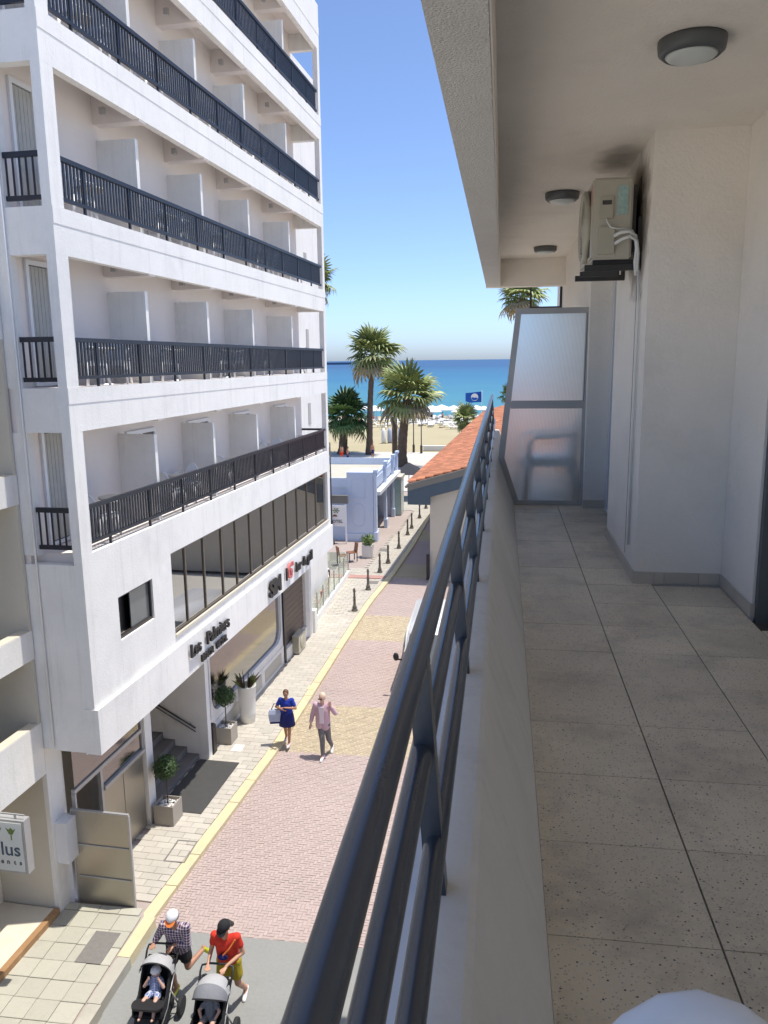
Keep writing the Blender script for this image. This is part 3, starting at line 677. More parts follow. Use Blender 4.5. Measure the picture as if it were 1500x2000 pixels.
# walls of the rooms
home.part('column_wall', MB().box(.84, 3, 5.04, 6.40, FZ-.03, CZ), 'shade_plaster')
home.part('step_wall', MB().box(1.36, 3, 4.41, 5.039, FZ-.03, CZ), 'shade_plaster')
home.part('room_wall', MB().box(1.75, 3, -6, 4.409, FZ-.03, CZ).box(1.36, 1.75, 4.3, 4.409, FZ+2.25, CZ), 'shade_plaster')
home.part('painted_shade_reveal', MB().box(1.374, 1.75, 4.36, 4.408, FZ-.03, FZ+2.24), 'lamp_grey')  # jamb face lying in shade, its shade put into the dark grey colour
home.part('end_wall', MB().box(.78, 3, 7.66, 11.05, FZ-.03, CZ), 'shade_plaster')
home.part('recess_wall', MB().box(1.05, 3, 6.401, 7.659, FZ+2.18, CZ).box(1.3, 3, 6.401, 7.659, FZ-.03, FZ+2.18), 'shade_plaster')
dr = home.part('sliding_door', MB().box(.98, 1.04, 6.41, 6.47, FZ+.02, FZ+2.17).box(.98, 1.04, 7.58, 7.65, FZ+.02, FZ+2.17).box(.98, 1.04, 6.471, 7.579, FZ+2.10, FZ+2.17).box(.97, 1.05, 6.41, 7.65, FZ-.03, FZ+.019), 'alu_white')
home.part('pane', MB().box(1.005, 1.012, 6.471, 7.579, FZ+.02, FZ+2.10), 'door_dark', parent=dr)
home.part('joint_line', MB().box(.8385, .8395, 5.44, 5.452, FZ+.1, CZ-.2), 'grime')
# terrazzo floor tiles, each its own piece
bed = home.part('tile_bed', MB().box(.131, 3, -2, 11.04, 8.561, 8.578), 'grout')
tx = [.1285, .545, .945, 1.347, 1.747]
for j in range(33):
    yy = 10.98-.4*j
    if yy < -.6: break
    for i in range(4):
        a, b = tx[i], tx[i+1]
        if i == 2 and yy > 5.2 and not (6.2 < yy < 8.0): continue
        if i == 3 and yy > 4.5: continue
        me = MB().prism([(a+.0025, yy-.3975), (b-.0025, yy-.3975), (b-.0025, yy), (a+.0025, yy)], 'z', 8.565, 8.60+random.uniform(-.0008, .0008)).mesh('floor_tile', home.off)
        # tiny rotation so the joints are not ruler straight
        link('floor_tile', me, bed, m='terrazzo')
# skirting tiles
def skirt(x0, x1, y0, y1):
    home.inst('skirting_tile', MB().box(x0, x1, y0, y1, 8.600, 8.675).mesh('skirting_tile'), Vector((0, 0, 0))).data.materials.append(MATS['skirting'])
for a, b in ((.832, .96), (.962, 1.02), (1.022, 1.225), (1.227, 1.348)): skirt(a, b, 5.028, 5.0395)
for i in range(4): skirt(.829, .8395, 5.03+.345*i, 5.03+.345*i+.343)
for i in range(2): skirt(1.349, 1.3595, 4.402+.315*i, 4.402+.315*i+.313)
skirt(1.35, 1.74, 4.395, 4.408)
skirt(.775, .97, 7.648, 7.6595)
# wall stain by the outdoor unit: plaster blackened by exhaust and damp
home.part('damp_stain', MB().add([(.8375, 5.045, 10.35), (.8375, 5.9, 10.35), (.8375, 5.9, 11.265), (.8375, 5.045, 11.265)], [(0, 1, 2, 3)]), 'stain')
home.part('ceiling_painted_shadow', MB().add([(.55, 5.3, 11.2685), (.84, 5.3, 11.2685), (.84, 6.1, 11.2685), (.55, 6.1, 11.2685)], [(0, 1, 2, 3)]), 'stain_flat')  # soft shadow painted on the ceiling as a faint dark decal

# railing: three tubes on leaning posts
rail = Thing('balcony_railing', 'dark grey round-tube metal railing on top of the foreground parapet', 'railing', (-.11, 5, 9.05))
for (x, z, rd) in ((-.1385, 9.50, .0218), (-.130, 9.325, .0205), (-.106, 9.15, .0209)):
    rail.part('rail_tube', MB().tube([(x, -1.2+q*.42, z) for q in range(31)], rd, 20), 'grey_rail', smooth=True)
for i in range(14):
    y = -.78+1.04*i
    if y > 11.2: break
    rail.part('post', MB().prism([(-.122, 9.05), (-.086, 9.05), (-.118, 9.49), (-.154, 9.49)], 'y', y-.02, y+.02), 'grey_rail')

# glazed partition between the balconies
P0 = 7.79
pt = Thing('balcony_partition', 'grey aluminium screen with ribbed frosted glass closing off the balcony', 'screen', (.45, P0, FZ))
outer = [(.135, 8.602), (.77, 8.602), (.80, 10.462), (.112, 10.462), (-.030, 9.06)]
inner1 = [(.19, 9.60), (.735, 9.60), (.748, 10.405), (.165, 10.405)]
def bar(p, q, wd):
    p, q = Vector((p[0], 0, p[1])), Vector((q[0], 0, q[1])); d = (q-p).normalized(); n = Vector((-d.z, 0, d.x))*wd/2
    return [(a.x, a.z) for a in (p-n-d*.0, q-n+d*.0, q+n, p+n)]
def pbar(pts, y0, y1): return MB().prism(pts, 'y', y0, y1)
fr = MB()
fr.prism([(.112, 10.462), (.80, 10.462), (.80, 10.41), (.112, 10.41)], 'y', P0-.022, P0+.022)
fr.prism([(.745, 8.602), (.785, 8.602), (.80, 10.409), (.757, 10.409)], 'y', P0-.022, P0+.022)
fr.prism([(-.030, 9.06), (.030, 9.06), (.165, 10.409), (.112, 10.409)], 'y', P0-.021, P0+.021)
fr.prism([(-.03, 9.059), (.030, 9.059), (.17, 8.645), (.135, 8.602)], 'y', P0-.020, P0+.020)
fr.prism([(.136, 8.602), (.744, 8.602), (.744, 8.645), (.171, 8.645)], 'y', P0-.019, P0+.019)
fr.prism([(.079, 9.54), (.75, 9.54), (.75, 9.60), (.085, 9.60)], 'y', P0-.0185, P0+.0185)
pt.part('frame', fr, 'alu')
def ribbed(x0a, x1a, z0, x0b, x1b, z1, lowcut=None):
    # pane with vertical half-round ribs on the viewer's side
    mb = MB(); n = 104
    for i in range(n+1):
        q = i/n; amp = .0016 if i % 2 else 0
        xa = x0a+(x1a-x0a)*q; xb = x0b+(x1b-x0b)*q; zl = z0
        if lowcut and xa < lowcut[0]: zl = z0+(lowcut[0]-xa)*lowcut[1]
        mb.v += [(xa, P0-.0025-amp, zl), (xb, P0-.0025-amp, z1), (xa, P0+.0025, zl), (xb, P0+.0025, z1)]
    for i in range(n):
        k = 4*i; mb.f += [(k, k+4, k+5, k+1), (k+2, k+3, k+7, k+6)]
    return mb
pt.part('upper_pane', ribbed(.085, .755, 9.59, .155, .765, 10.42), 'reeded_glass')
pt.part('lower_pane', ribbed(.02, .75, 8.63, .08, .755, 9.55, (.16, 2.9)), 'reeded_glass')
pt.part('gasket', MB().prism([(.758, 9.60), (.762, 9.60), (.772, 10.41), (.768, 10.41)], 'y', P0-.024, P0-.0225).prism([(.09, 9.602), (.75, 9.602), (.75, 9.607), (.09, 9.607)], 'y', P0-.024, P0-.0225).prism([(.085, 9.534), (.75, 9.534), (.75, 9.539), (.085, 9.539)], 'y', P0-.024, P0-.0225), 'dark_frame')

# monobloc chair builder (local frame, front towards -y)
def chair_parts(t):
    seat = MB(); seat.prism([(-.23, -.22), (.23, -.22), (.22, .22), (-.22, .22)], 'z', .395, .43).box(-.225, .225, -.235, -.21, .33, .42).box(-.232, -.212, -.2, .2, .34, .42).box(.212, .232, -.2, .2, .34, .42); t.part('seat', seat, 'white_plastic')
    bk = MB()
    n = 24; pts = []
    for i in range(n+1):
        a = math.pi*i/n; xx_ = -.22*math.cos(a); pts.append((xx_, .82-.38*(xx_/.22)**2))
    # frame of the back, leaning
    def bp(x, z): return (x, .20+.22*(z-.42), z)
    path = [bp(x, z) for x, z in pts]
    bk.tube(path, .020, 8); t.part('back_frame', bk, 'white_plastic', smooth=True)
    SHR = Matrix(((1, 0, 0, 0), (0, 1, .22, -.22*.42), (0, 0, 1, 0), (0, 0, 0, 1)))
    t.part('head_panel', MB().prism([(x, z) for x, z in pts if z > .665], 'y', .192, .208, SHR), 'white_plastic')
    for i in range(5):
        x = -.15+.075*i; zt = .82-.38*(x/.22)**2-.01; a, b = Vector(bp(x, .43)), Vector(bp(x, zt))
        t.part('back_slat', MB().prism([(x-.027, a.z), (x+.027, a.z), (x+.027, b.z), (x-.027, b.z)], 'y', 0, .012, Matrix.Translation((0, a.y, 0)) @ Matrix.Shear('XZ', 4, (0, 0)) @ Matrix(((1, 0, 0, 0), (0, 1, (b.y-a.y)/(b.z-a.z), -a.z*(b.y-a.y)/(b.z-a.z)), (0, 0, 1, 0), (0, 0, 0, 1)))), 'white_plastic')
    for sx in (-1, 1):
        t.part('leg', MB().tube([(sx*.21, -.20, .41), (sx*.25, -.25, 0)], [.036, .024], 8), 'white_plastic', smooth=True)
        t.part('leg', MB().tube([(sx*.20, .20, .41), (sx*.23, .28, 0)], [.036, .024], 8), 'white_plastic', smooth=True)
        t.part('armrest', MB().tube([(sx*.24, -.22, .42), (sx*.265, -.22, .58), (sx*.27, -.17, .635), (sx*.27, .05, .64), (sx*.25, .23, .66)], .021, 8), 'white_plastic', smooth=True)
ch = Thing('plastic_chair', 'white plastic armchair at the bottom edge of the balcony floor', 'chair', (.185, .365, FZ), rz=0.); chair_parts(ch)
ch2 = Thing('plastic_chair', 'white plastic chair seen blurred through the ribbed glass screen', 'chair', (.46, 8.35, FZ), rz=R(-82)); chair_parts(ch2)

# ceiling lamps
def lamp(x, y, rr, label):
    t = Thing('ceiling_lamp', label, 'lamp', (x, y, CZ), group='round lamps on the balcony ceiling')
    t.part('housing', MB().lathe([(rr*1.0, 0), (rr*1.0, -.018), (rr*.97, -.045), (rr*.82, -.062), (rr*.80, -.058)], (x, y, CZ-.001), 36), 'lamp_grey', smooth=True)
    t.part('diffuser', MB().lathe([(rr*.79, -.056), (rr*.7, -.068), (rr*.45, -.08), (rr*.1, -.085)], (x, y, CZ), 36), 'lamp_glass', smooth=True)
lamp(.745, 3.70, .135, 'round grey ceiling lamp nearest the viewer on balcony ceiling')
lamp(.44, 6.72, .132, 'round grey ceiling lamp half hidden behind the air conditioner')
lamp(.468, 9.81, .132, 'round grey ceiling lamp farthest along the balcony ceiling')

# outdoor air-conditioning unit on brackets
ac = Thing('air_conditioner', 'beige outdoor air-conditioning unit on a wall bracket under the ceiling', 'air conditioner', (.66, 5.7, 10.58))
x0, x1, y0, y1, z0, z1 = .535, .775, 5.30, 6.08, 10.60, 11.08
bmx = bmesh.new(); bmesh.ops.create_cube(bmx, size=1)
for v in bmx.verts: v.co = Vector(((x0+x1)/2+v.co.x*(x1-x0), (y0+y1)/2+v.co.y*(y1-y0), (z0+z1)/2+v.co.z*(z1-z0)))-ac.off
bmesh.ops.bevel(bmx, geom=bmx.edges[:], offset=.012, segments=2, affect='EDGES'); mee = bpy.data.meshes.new('casing'); bmx.to_mesh(mee); bmx.free()
link('casing', mee, ac.o, m='ac_body')
gr = MB().lathe([(.225, 0), (.225, .03), (.21, .042), (.19, .03), (.19, 0)], (0, 0, 0), 32, M=Matrix.Translation((x0+.004, 5.62, 10.835)) @ Matrix.Rotation(R(-90), 4, 'Y'))
fan = ac.part('fan_grille', gr, 'ac_panel', smooth=True)
for q in range(9):
    rr_ = .19*(q+1)/10
    rg = MB().tube([(x0-.028-.010*(1-rr_/.19), 5.62+rr_*math.cos(2*math.pi*k/24), 10.835+rr_*math.sin(2*math.pi*k/24)) for k in range(25)], .0035, 5)
    ac.part('grille_ring', rg, 'ac_panel', parent=fan, smooth=True)
ac.part('grille_back', MB().box(x0-.004, x0-.001, 5.42, 5.82, 10.63, 11.03), 'dark_metal', parent=fan)
ac.part('side_cover', MB().box(.578, .655, 5.285, 5.299, 10.84, 10.965).box(.572, .668, 5.278, 5.299, 10.63, 10.79), 'ac_panel')
ac.part('handle_slot', MB().box(.59, .645, 5.282, 5.2845, 10.92, 10.945), 'sticker_dark')
ac.part('rating_sticker', MB().box(.68, .745, 5.2965, 5.2985, 10.86, 11.03), 'sticker')
ac.part('front_sticker', MB().box(x0-.0015, x0-.0005, 5.32, 5.40, 10.93, 11.04), 'sticker_red')
ac.part('rear_grille', MB().box(.776, .80, 5.34, 6.04, 10.64, 11.04), 'dark_metal')
for yb in (5.345, 6.01):
    ac.part('bracket', MB().box(.50, .838, yb-.018, yb+.018, 10.535, 10.572).box(.815, .838, yb-.019, yb+.019, 10.5721, 10.85), 'dark_metal'); ac.part('rubber_foot', MB().box(.55, .80, yb-.025, yb+.025, 10.573, 10.598), 'rubber')
ac.part('spare_bar', MB().box(.47, .70, 5.30, 5.325, 10.50, 10.53), 'dark_metal')
ac.part('cable', MB().tube([(.615, 5.282, 10.84), (.622, 5.27, 10.815), (.64, 5.265, 10.785), (.68, 5.27, 10.775), (.73, 5.28, 10.775), (.775, 5.29, 10.765), (.80, 5.31, 10.73)], .005, 6), 'pipe_wrap', smooth=True)
ac.part('pipe', MB().tube([(.668, 5.283, 10.735), (.70, 5.25, 10.75), (.75, 5.245, 10.755), (.79, 5.26, 10.73), (.805, 5.29, 10.66), (.80, 5.3, 10.58), (.81, 5.31, 10.50)], .011, 8).tube([(.672, 5.283, 10.69), (.71, 5.25, 10.71), (.755, 5.24, 10.725), (.80, 5.26, 10.70), (.815, 5.29, 10.63), (.815, 5.3, 10.52)], .010, 8), 'pipe_wrap', smooth=True)
ac.part('wall_conduit', MB().tube([(.82, 5.30, 10.55), (.825, 5.26, 10.3), (.828, 5.25, 8.8)], .008, 6), 'pipe_wrap', smooth=True)
# bracket arm seen against the sky at the far end
tb = Thing('bracket_arm', 'thin dark brown metal frame hanging off the far balcony end', 'bracket', (.55, 11.2, 10.66))
tb.part('arm', MB().box(.345, .372, 11.19, 11.21, 10.66, 10.96).box(.372, .74, 11.19, 11.21, 10.66, 10.685).box(.74, .77, 11.185, 11.215, 10.60, 10.97), 'dark_frame')
home.part('far_return', MB().box(.772, 3, 11.051, 12.2, 8.0, 11.4), 'white_plaster')
#@@STREET
# ================================================================== NEIGHBOUR BUILDING (hotel frame)
nbr = Thing('neighbour_building', 'cream neighbouring building with white balcony parapets at the left edge', 'building', (-9.5, 9, 0), True)
nbr.part('party_wall', MB().box(-12, -8.34, 11.38, 11.46, 3.2, 14), 'cream_plaster')
nbr.part('main_wall', MB().box(-16, -11.0, 2, 11.37, 0, 14), 'cream_plaster')
for (za, zb_, zs_) in ((10.4, 10.9, 10.45), (7.76, 8.25, 7.8), (5.1, 5.6, 5.15), (2.98, 3.93, 3.03)):
    pp = nbr.part('parapet', MB().box(-8.50, -8.33, 2, 11.455, za, zb_), 'white_plaster')
    nbr.part('parapet_cap', MB().box(-8.52, -8.335, 2, 11.453, zb_+.001, zb_+.012), 'travertine', parent=pp)
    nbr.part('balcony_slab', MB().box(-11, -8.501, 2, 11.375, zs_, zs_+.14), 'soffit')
nbr.part('shop_wall', MB().box(-9.62, -9.5, 11.0, 11.49, .05, 2.97), 'shade_plaster')
nbr.part('shop_pier', MB().box(-9.9, -9.25, 10.55, 10.8, .3, 2.97), 'soffit')
shp = nbr.part('shop_front', MB().box(-9.22, -9.14, 10.0, 10.06, .3, 2.6).box(-9.22, -9.14, 8, 10.0, .3, .42).box(-9.22, -9.14, 8, 10.0, 2.5, 2.6), 'alu_white')
nbr.part('pane', MB().box(-9.19, -9.18, 8, 10.0, .42, 2.5), 'glass_shop', parent=shp)
nbr.part('porch_floor', MB().box(-11, -8.45, 4, 11.47, .0, .30), 'travertine')
nbr.part('porch_edge', MB().box(-8.449, -8.34, 4, 11.47, .0, .312), 'rust_edge')
sg = Thing('sign_box', 'square lit-box sign with green palm trees and dark lettering at left edge', 'sign', (-8.0, 9.95, 2.1), True)
sg.part('box', MB().box(-8.9, -7.70, 9.93, 10.08, 2.15, 3.06), 'alu')
sg.part('face', MB().box(-8.87, -7.745, 9.918, 9.929, 2.19, 3.02), 'lamp_glass')
sg.part('hanger', MB().box(-8.9, -7.72, 9.98, 10.0, 3.12, 3.14).box(-7.9, -7.87, 9.98, 10.0, 3.061, 3.119).box(-8.6, -8.57, 9.98, 10.0, 3.061, 3.119), 'alu')
def sgtext(t, size, v_, z_, m, sp=1.0):
    me = text_mesh(t, size, .003, m, .002, 'RIGHT', sp); link('lettering', me, sg.o, Vector((v_, 9.914, z_))-sg.off, (R(90), 0, 0))
sgtext('lus', .32, -7.79, 2.46, 'eave_blue'); 
for q_, ch_ in enumerate('stne'): sgtext(ch_, .11, -7.79-.105*q_, 2.31, 'lamp_grey')
for vv in (-7.93, -8.17):
    mb = MB().box(vv-.008, vv+.008, 9.911, 9.917, 2.73, 2.86)
    mb.prism([(vv-.085, 2.93), (vv-.03, 2.83), (vv+.03, 2.83), (vv+.085, 2.93), (vv+.04, 2.90), (vv, 2.94), (vv-.04, 2.90)], 'y', 9.910, 9.9165)
    sg.part('palm_emblem', mb, 'leaf_light')

# ================================================================== STREET THINGS
def leafball(mb, c, rx, rz, n, size, rnd, shell=.55):
    for i in range(n):
        d = Vector((rnd.gauss(0, 1), rnd.gauss(0, 1), rnd.gauss(0, 1))).normalized(); q = (shell+(1-shell)*rnd.random()**.6)*rnd.uniform(.86, 1.06)
        p = Vector(c)+Vector((d.x*rx*q, d.y*rx*q, d.z*rz*q)); s = size*rnd.uniform(.6, 1.3)
        a = (d+Vector((rnd.uniform(-1, 1), rnd.uniform(-1, 1), rnd.uniform(-1, 1)))*.8).normalized(); b = a.cross(Vector((rnd.uniform(-1, 1), rnd.uniform(-1, 1), rnd.uniform(-1, 1)))).normalized(); e = a.cross(b)
        mb.add([p-b*s*.9, p+e*s*.45, p+b*s*.9+a*s*.25, p-e*s*.45], [(0, 1, 2, 3)])
rn = random.Random(3)
def topiary(v_, u_, label):
    t = Thing('potted_topiary', label, 'plant', (v_, u_, .1), True)
    h = .225
    t.part('planter', MB().box(v_-h, v_+h, u_-h, u_-h+.02, .1, .56).box(v_-h, v_+h, u_+h-.02, u_+h, .1, .56).box(v_-h, v_-h+.02, u_-h+.021, u_+h-.021, .1, .56).box(v_+h-.02, v_+h, u_-h+.021, u_+h-.021, .1, .56).box(v_-h+.021, v_+h-.021, u_-h+.021, u_+h-.021, .1, .45), 'pot_taupe')
    pb = MB()
    for i in range(90):
        a, b = rn.uniform(-.19, .19), rn.uniform(-.19, .19); pb.ell((v_+a, u_+b, .47+rn.uniform(0, .035)), .028, .022, .018, 6, 4)
    o = t.part('pebbles', pb, 'pebble'); o['kind'] = 'stuff'
    t.part('stem', MB().tube([(v_, u_, .45), (v_+.01, u_, .8), (v_, u_+.01, 1.2)], .014, 6), 'bark', smooth=True)
    mb = MB(); leafball(mb, (v_, u_, 1.36), .29, .29, 2600, .03, rn, .25); t.part('crown', mb, 'leaf')
topiary(-7.83, 14.78, 'ball-shaped topiary in a square taupe planter left of the hotel steps')
topiary(-8.0, 18.55, 'ball-shaped topiary in a square taupe planter beside the tall white pot')
tp = Thing('tall_planter', 'tall round white pot with brownish spiky plants by the showcase window', 'planter', (-7.85, 19.75, .1), True)
tp.part('pot', MB().lathe([(.20, 0), (.225, .3), (.255, 1.05), (.27, 1.08), (.25, 1.085), (.235, 1.0)], (-7.85, 19.75, .1), 24), 'pot_white', smooth=True)
mb = MB(); mb2 = MB()
for i in range(70):
    a = rn.uniform(0, 6.28); l = rn.uniform(.3, .55); tl = rn.uniform(.1, .9); d = Vector((math.cos(a)*tl, math.sin(a)*tl, 1)).normalized(); p = Vector((-7.85+math.cos(a)*.12, 19.75+math.sin(a)*.12, 1.12)); sd = d.cross(Vector((math.sin(a), -math.cos(a), .2))).normalized()*.03
    (mb if i % 3 else mb2).add([p-sd*.5, p+d*l*.5-sd, p+d*l+Vector((0, 0, -.05)), p+d*l*.5+sd, p+sd*.5], [(0, 1, 2, 3, 4)])
tp.part('leaves', mb, 'leaf_brown'); tp.part('green_leaves', mb2, 'leaf_light')
bb = Thing('menu_box', 'narrow black menu stand at the foot of the hotel steps', 'stand', (-8.1, 17.85, .1), True)
bb.part('case', MB().prism([(17.74, .1), (17.98, .1), (17.98, .85), (17.86, .93), (17.74, .85)], 'x', -8.2, -8.03), 'black_plastic')
bb.part('panel', MB().prism([(17.77, .16), (17.95, .16), (17.95, .82), (17.77, .82)], 'x', -8.029, -8.02), 'dark_frame')
dm = Thing('door_mat', 'large dark grey doormat in front of the hotel steps', 'mat', (-7.6, 16.3, .1), True)
dm.part('mat', MB().box(-8.28, -7.22, 15.12, 17.45, .104, .116), 'mat_grey')
gac = Thing('floor_air_conditioner', 'beige air-conditioning unit standing on the pavement below the brown shutter', 'air conditioner', (-8.05, 25.3, .1), True)
gac.part('casing', MB().box(-8.165, -7.93, 24.92, 25.72, .14, .76), 'ac_body')
for q in range(10): gac.part('vent_slat', MB().box(-8.15, -7.95, 24.905, 24.919, .19+.055*q, .215+.055*q), 'ac_panel')
gac.part('fan_guard', MB().lathe([(.22, 0), (.22, .02), (.2, .025), (.02, .03)], (0, 0, 0), 20, M=Matrix.Translation((-7.929, 25.3, .45)) @ Matrix.Rotation(R(90), 4, 'Y')), 'ac_panel', smooth=True)
for q in (25.0, 25.6): gac.part('foot', MB().box(-8.15, -7.95, q-.03, q+.03, .1, .139), 'dark_metal')
# bollards
BP = [(-5.75, 30.31), (-5.70, 33.33), (-5.63, 36.28), (-5.48, 38.05), (-5.35, 41.26), (-5.27, 44.59), (-5.24, 46.45), (-5.09, 49.63), (-5.0, 53.04)]
nm = ['nearest', 'second', 'third', 'fourth', 'fifth', 'sixth', 'seventh', 'eighth', 'farthest']
prof = [(.13, 0), (.13, .05), (.10, .08), (.085, .14), (.10, .16), (.075, .20), (.055, .26), (.05, .42), (.06, .44), (.06, .47), (.045, .49), (.042, .78), (.055, .80), (.06, .84), (.045, .87), (.05, .91), (.02, .95)]
bmesh_ = None
for i, (x, y) in enumerate(BP):
    t = Thing('bollard', f'{nm[i]} of the dark cast-iron bollards along the pavement edge', 'bollard', (x, y, .1), group='bollards along the pavement', rz=0.)
    if bmesh_ is None:
        bmesh_ = MB().lathe(prof, (0, 0, 0), 14).mesh('shaft', smooth=True); bmesh_.materials.append(MATS['bollard_iron'])
        bring = MB().lathe([(.066, .55), (.07, .565), (.066, .58)], (0, 0, 0), 14).mesh('collar', smooth=True); bring.materials.append(MATS['bollard_iron'])
    link('shaft', bmesh_, t.o); link('collar', bring, t.o)
# patio behind a glass balustrade
gb = Thing('glass_balustrade', 'low white wall with clear glass panels and steel posts around the patio', 'balustrade', (-6.95, 31.5, .1))
G0, G1 = Vector((-6.97, 27.9, 0)), Vector((-7.02, 35.6, 0))
gb.part('base_wall', MB().prism([(-7.09, 27.9), (-6.92, 27.9), (-6.97, 35.65), (-7.14, 35.65)], 'z', .06, .34), 'white_plaster')
for i in range(8):
    p = G0.lerp(G1, i/7); gb.part('post', MB().box(p.x-.02, p.x+.02, p.y-.02, p.y+.02, .341, 1.22), 'alu')
    if i < 7:
        q = G0.lerp(G1, (i+1)/7); gb.part('pane', MB().prism([(p.x-.004, p.y+.021), (p.x+.004, p.y+.021), (q.x+.004, q.y-.021), (q.x-.004, q.y-.021)], 'z', .36, 1.20), 'glass_clear')
gb.part('end_pane', MB().box(-9.6, -7.15, 35.62, 35.63, .34, 1.2), 'glass_clear')
struct('patio_floor', MB().prism([(-13, 27.3), (-7.15, 27.95), (-7.2, 35.6), (-13, 35.6)], 'z', .069, .112), 'travertine')
def cafe_table(x, y, label):
    t = Thing('cafe_table', label, 'table', (x, y, .112), rz=0., group='patio tables')
    t.part('top', MB().box(-.42, .42, -.42, .42, .72, .75), 'white_paint'); t.part('stem', MB().tube([(0, 0, .03), (0, 0, .72)], .03, 8), 'dark_metal', smooth=True); t.part('foot', MB().box(-.25, .25, -.25, .25, 0, .03), 'dark_metal')
cafe_table(-7.85, 31.4, 'white square cafe table in the middle of the patio')
cafe_table(-7.75, 29.7, 'white square cafe table nearest the hotel on the patio')
cafe_table(-8.0, 33.6, 'white square cafe table at the far end of the patio')
def cafe_chair(x, y, a, m, label):
    t = Thing('cafe_chair', label, 'chair', (x, y, .112), rz=R(a), group='patio chairs')
    t.part('seat', MB().box(-.22, .22, -.22, .22, .43, .47), m); t.part('back', MB().prism([(.18, .47), (.22, .47), (.28, .92), (.24, .92)], 'x', -.21, .21), m)
    for sx in (-1, 1):
        for sy in (-1, 1): t.part('leg', MB().box(sx*.2-.02, sx*.2+.02, sy*.2-.02, sy*.2+.02, 0, .429), 'dark_metal')
cafe_chair(-7.3, 31.5, -90, 'crowd_red', 'red patio chair by the middle table next to the glass')
cafe_chair(-7.25, 29.9, -80, 'crowd_red', 'red patio chair by the nearest table next to the glass')
cafe_chair(-8.5, 31.5, 90, 'sign_black', 'black patio chair on the inner side of the middle table')
cafe_chair(-7.95, 34.5, 170, 'sign_black', 'black patio chair behind the far table')
cafe_chair(-7.35, 38.3, -60, 'wood', 'brown wooden chair standing beside the square white planter')
cafe_chair(-7.7, 37.6, 120, 'wood', 'brown wooden chair standing at the end of the glass wall')
sq = Thing('square_planter', 'square white planter with a green bush beside the bollards', 'planter', (-6.7, 39.3, .1))
sq.part('pot', MB().box(-6.98, -6.42, 39.05, 39.6, .1, .72), 'pot_white')
mb = MB(); leafball(mb, (-6.7, 39.32, .98), .40, .34, 420, .075, rn, .2); sq.part('bush', mb, 'leaf_light')
# hotel name board on a post, street lamp
hs_ = Thing('hotel_sign', 'white hotel sign board with a green palm and island emblem', 'sign', (-8.9, 42.2, .1))
hs_.part('board', MB().box(-9.5, -8.42, 42.18, 42.24, 1.05, 2.2), 'white_paint')
hs_.part('posts', MB().box(-8.44, -8.36, 42.17, 42.25, .1, 2.25), 'white_paint')
hs_.part('dark_band', MB().box(-9.6, -8.3, 42.3, 42.5, 2.3, 2.75), 'verge_grey')
mb = MB()
for a in range(0, 360, 60): mb.prism([(-8.93, 1.93), (-8.93+.2*math.cos(R(a-15)), 1.93+.16*math.sin(R(a-15))), (-8.93+.16*math.cos(R(a+15)), 1.93+.14*math.sin(R(a+15)))], 'y', 42.165, 42.178)
hs_.part('palm_emblem', mb, 'leaf_light'); hs_.part('island_emblem', MB().prism([(-9.15, 1.60), (-8.85, 1.60), (-8.9, 1.68), (-9.0, 1.72), (-9.1, 1.68)], 'y', 42.165, 42.178), 'wood')
me = text_mesh('HOTEL', .24, .004, 'eave_blue', .003, 'CENTER'); link('lettering', me, hs_.o, Vector((-8.95, 42.16, 1.25))-hs_.off, (R(90), 0, 0))
lp = Thing('street_lamp', 'black lamp post with white globes beside the blue building', 'lamp', (-9.15, 42.0, .1))
lp.part('post', MB().lathe([(.16, 0), (.13, .15), (.07, .5), (.05, 1.2), (.06, 1.25), (.04, 1.3), (.035, 5.6)], (-9.15, 42, .1), 12), 'dark_metal', smooth=True)
lp.part('arm', MB().tube([(-9.15, 42, 4.1), (-9.3, 42, 4.25), (-9.42, 42, 4.05)], .018, 6), 'dark_metal', smooth=True)
lp.part('globe', MB().ell((-9.42, 42, 3.88), .2, .2, .2, 14, 10), 'fabric_white', smooth=True)
# ------------------------------------------------------------------ blue corner building
bl = Thing('blue_building', 'light blue and white corner shop building with a flat cream roof', 'building', (-10, 47, 0))
bl.part('walls', MB().box(-18, -8.47, 43.1, 52.4, 0, 3.1).box(-8.46, -7.0, 50.2, 52.4, 0, 3.1).box(-8.46, -7.0, 44.4, 50.19, 2.55, 3.1), 'blue_wall')
bl.part('parapet', MB().box(-18, -7.05, 43.0, 43.09, 3.1, 3.62).box(-7.1, -6.95, 43.1, 52.4, 3.101, 3.75).box(-18, -7.05, 52.41, 52.5, 3.1, 3.6), 'blue_wall')
bl.part('roof', MB().box(-17.9, -7.12, 43.1, 52.4, 3.101, 3.16), 'roof_cream')
bl.part('corner_pier', MB().box(-8.46, -6.98, 42.95, 44.39, .05, 3.95).box(-8.55, -6.9, 42.88, 44.45, .05, .5), 'blue_wall')
pn = MB()
for pts in (rrect(-8.2, -7.45, 2.5, 3.6, .05), rrect(-8.15, -7.5, .9, 2.2, .32)):
    for (k, mm) in ((0, 0),): pn.tube([(p[0], 42.945, p[1]) for p in pts]+[(pts[0][0], 42.945, pts[0][1])], .025, 5, False)
bl.part('panel_moulding', pn, 'blue_wall')
for q in (43.1, 46.9, 50.3, 52.2):
    bl.part('pilaster', MB().box(-6.95, -6.80, q-.22, q+.22, .05, 3.95).box(-6.95, -6.74, q-.3, q+.3, .05, .6).box(-6.95, -6.74, q-.28, q+.28, 3.96, 4.1), 'blue_wall')
bl.part('cornice', MB().box(-6.95, -6.62, 43.3, 52.3, 2.62, 2.82), 'white_paint')
bl.part('side_panels', MB().box(-6.949, -6.92, 44, 46.4, 3.0, 3.55).box(-6.949, -6.92, 47.3, 49.9, 3.0, 3.55), 'blue_wall')
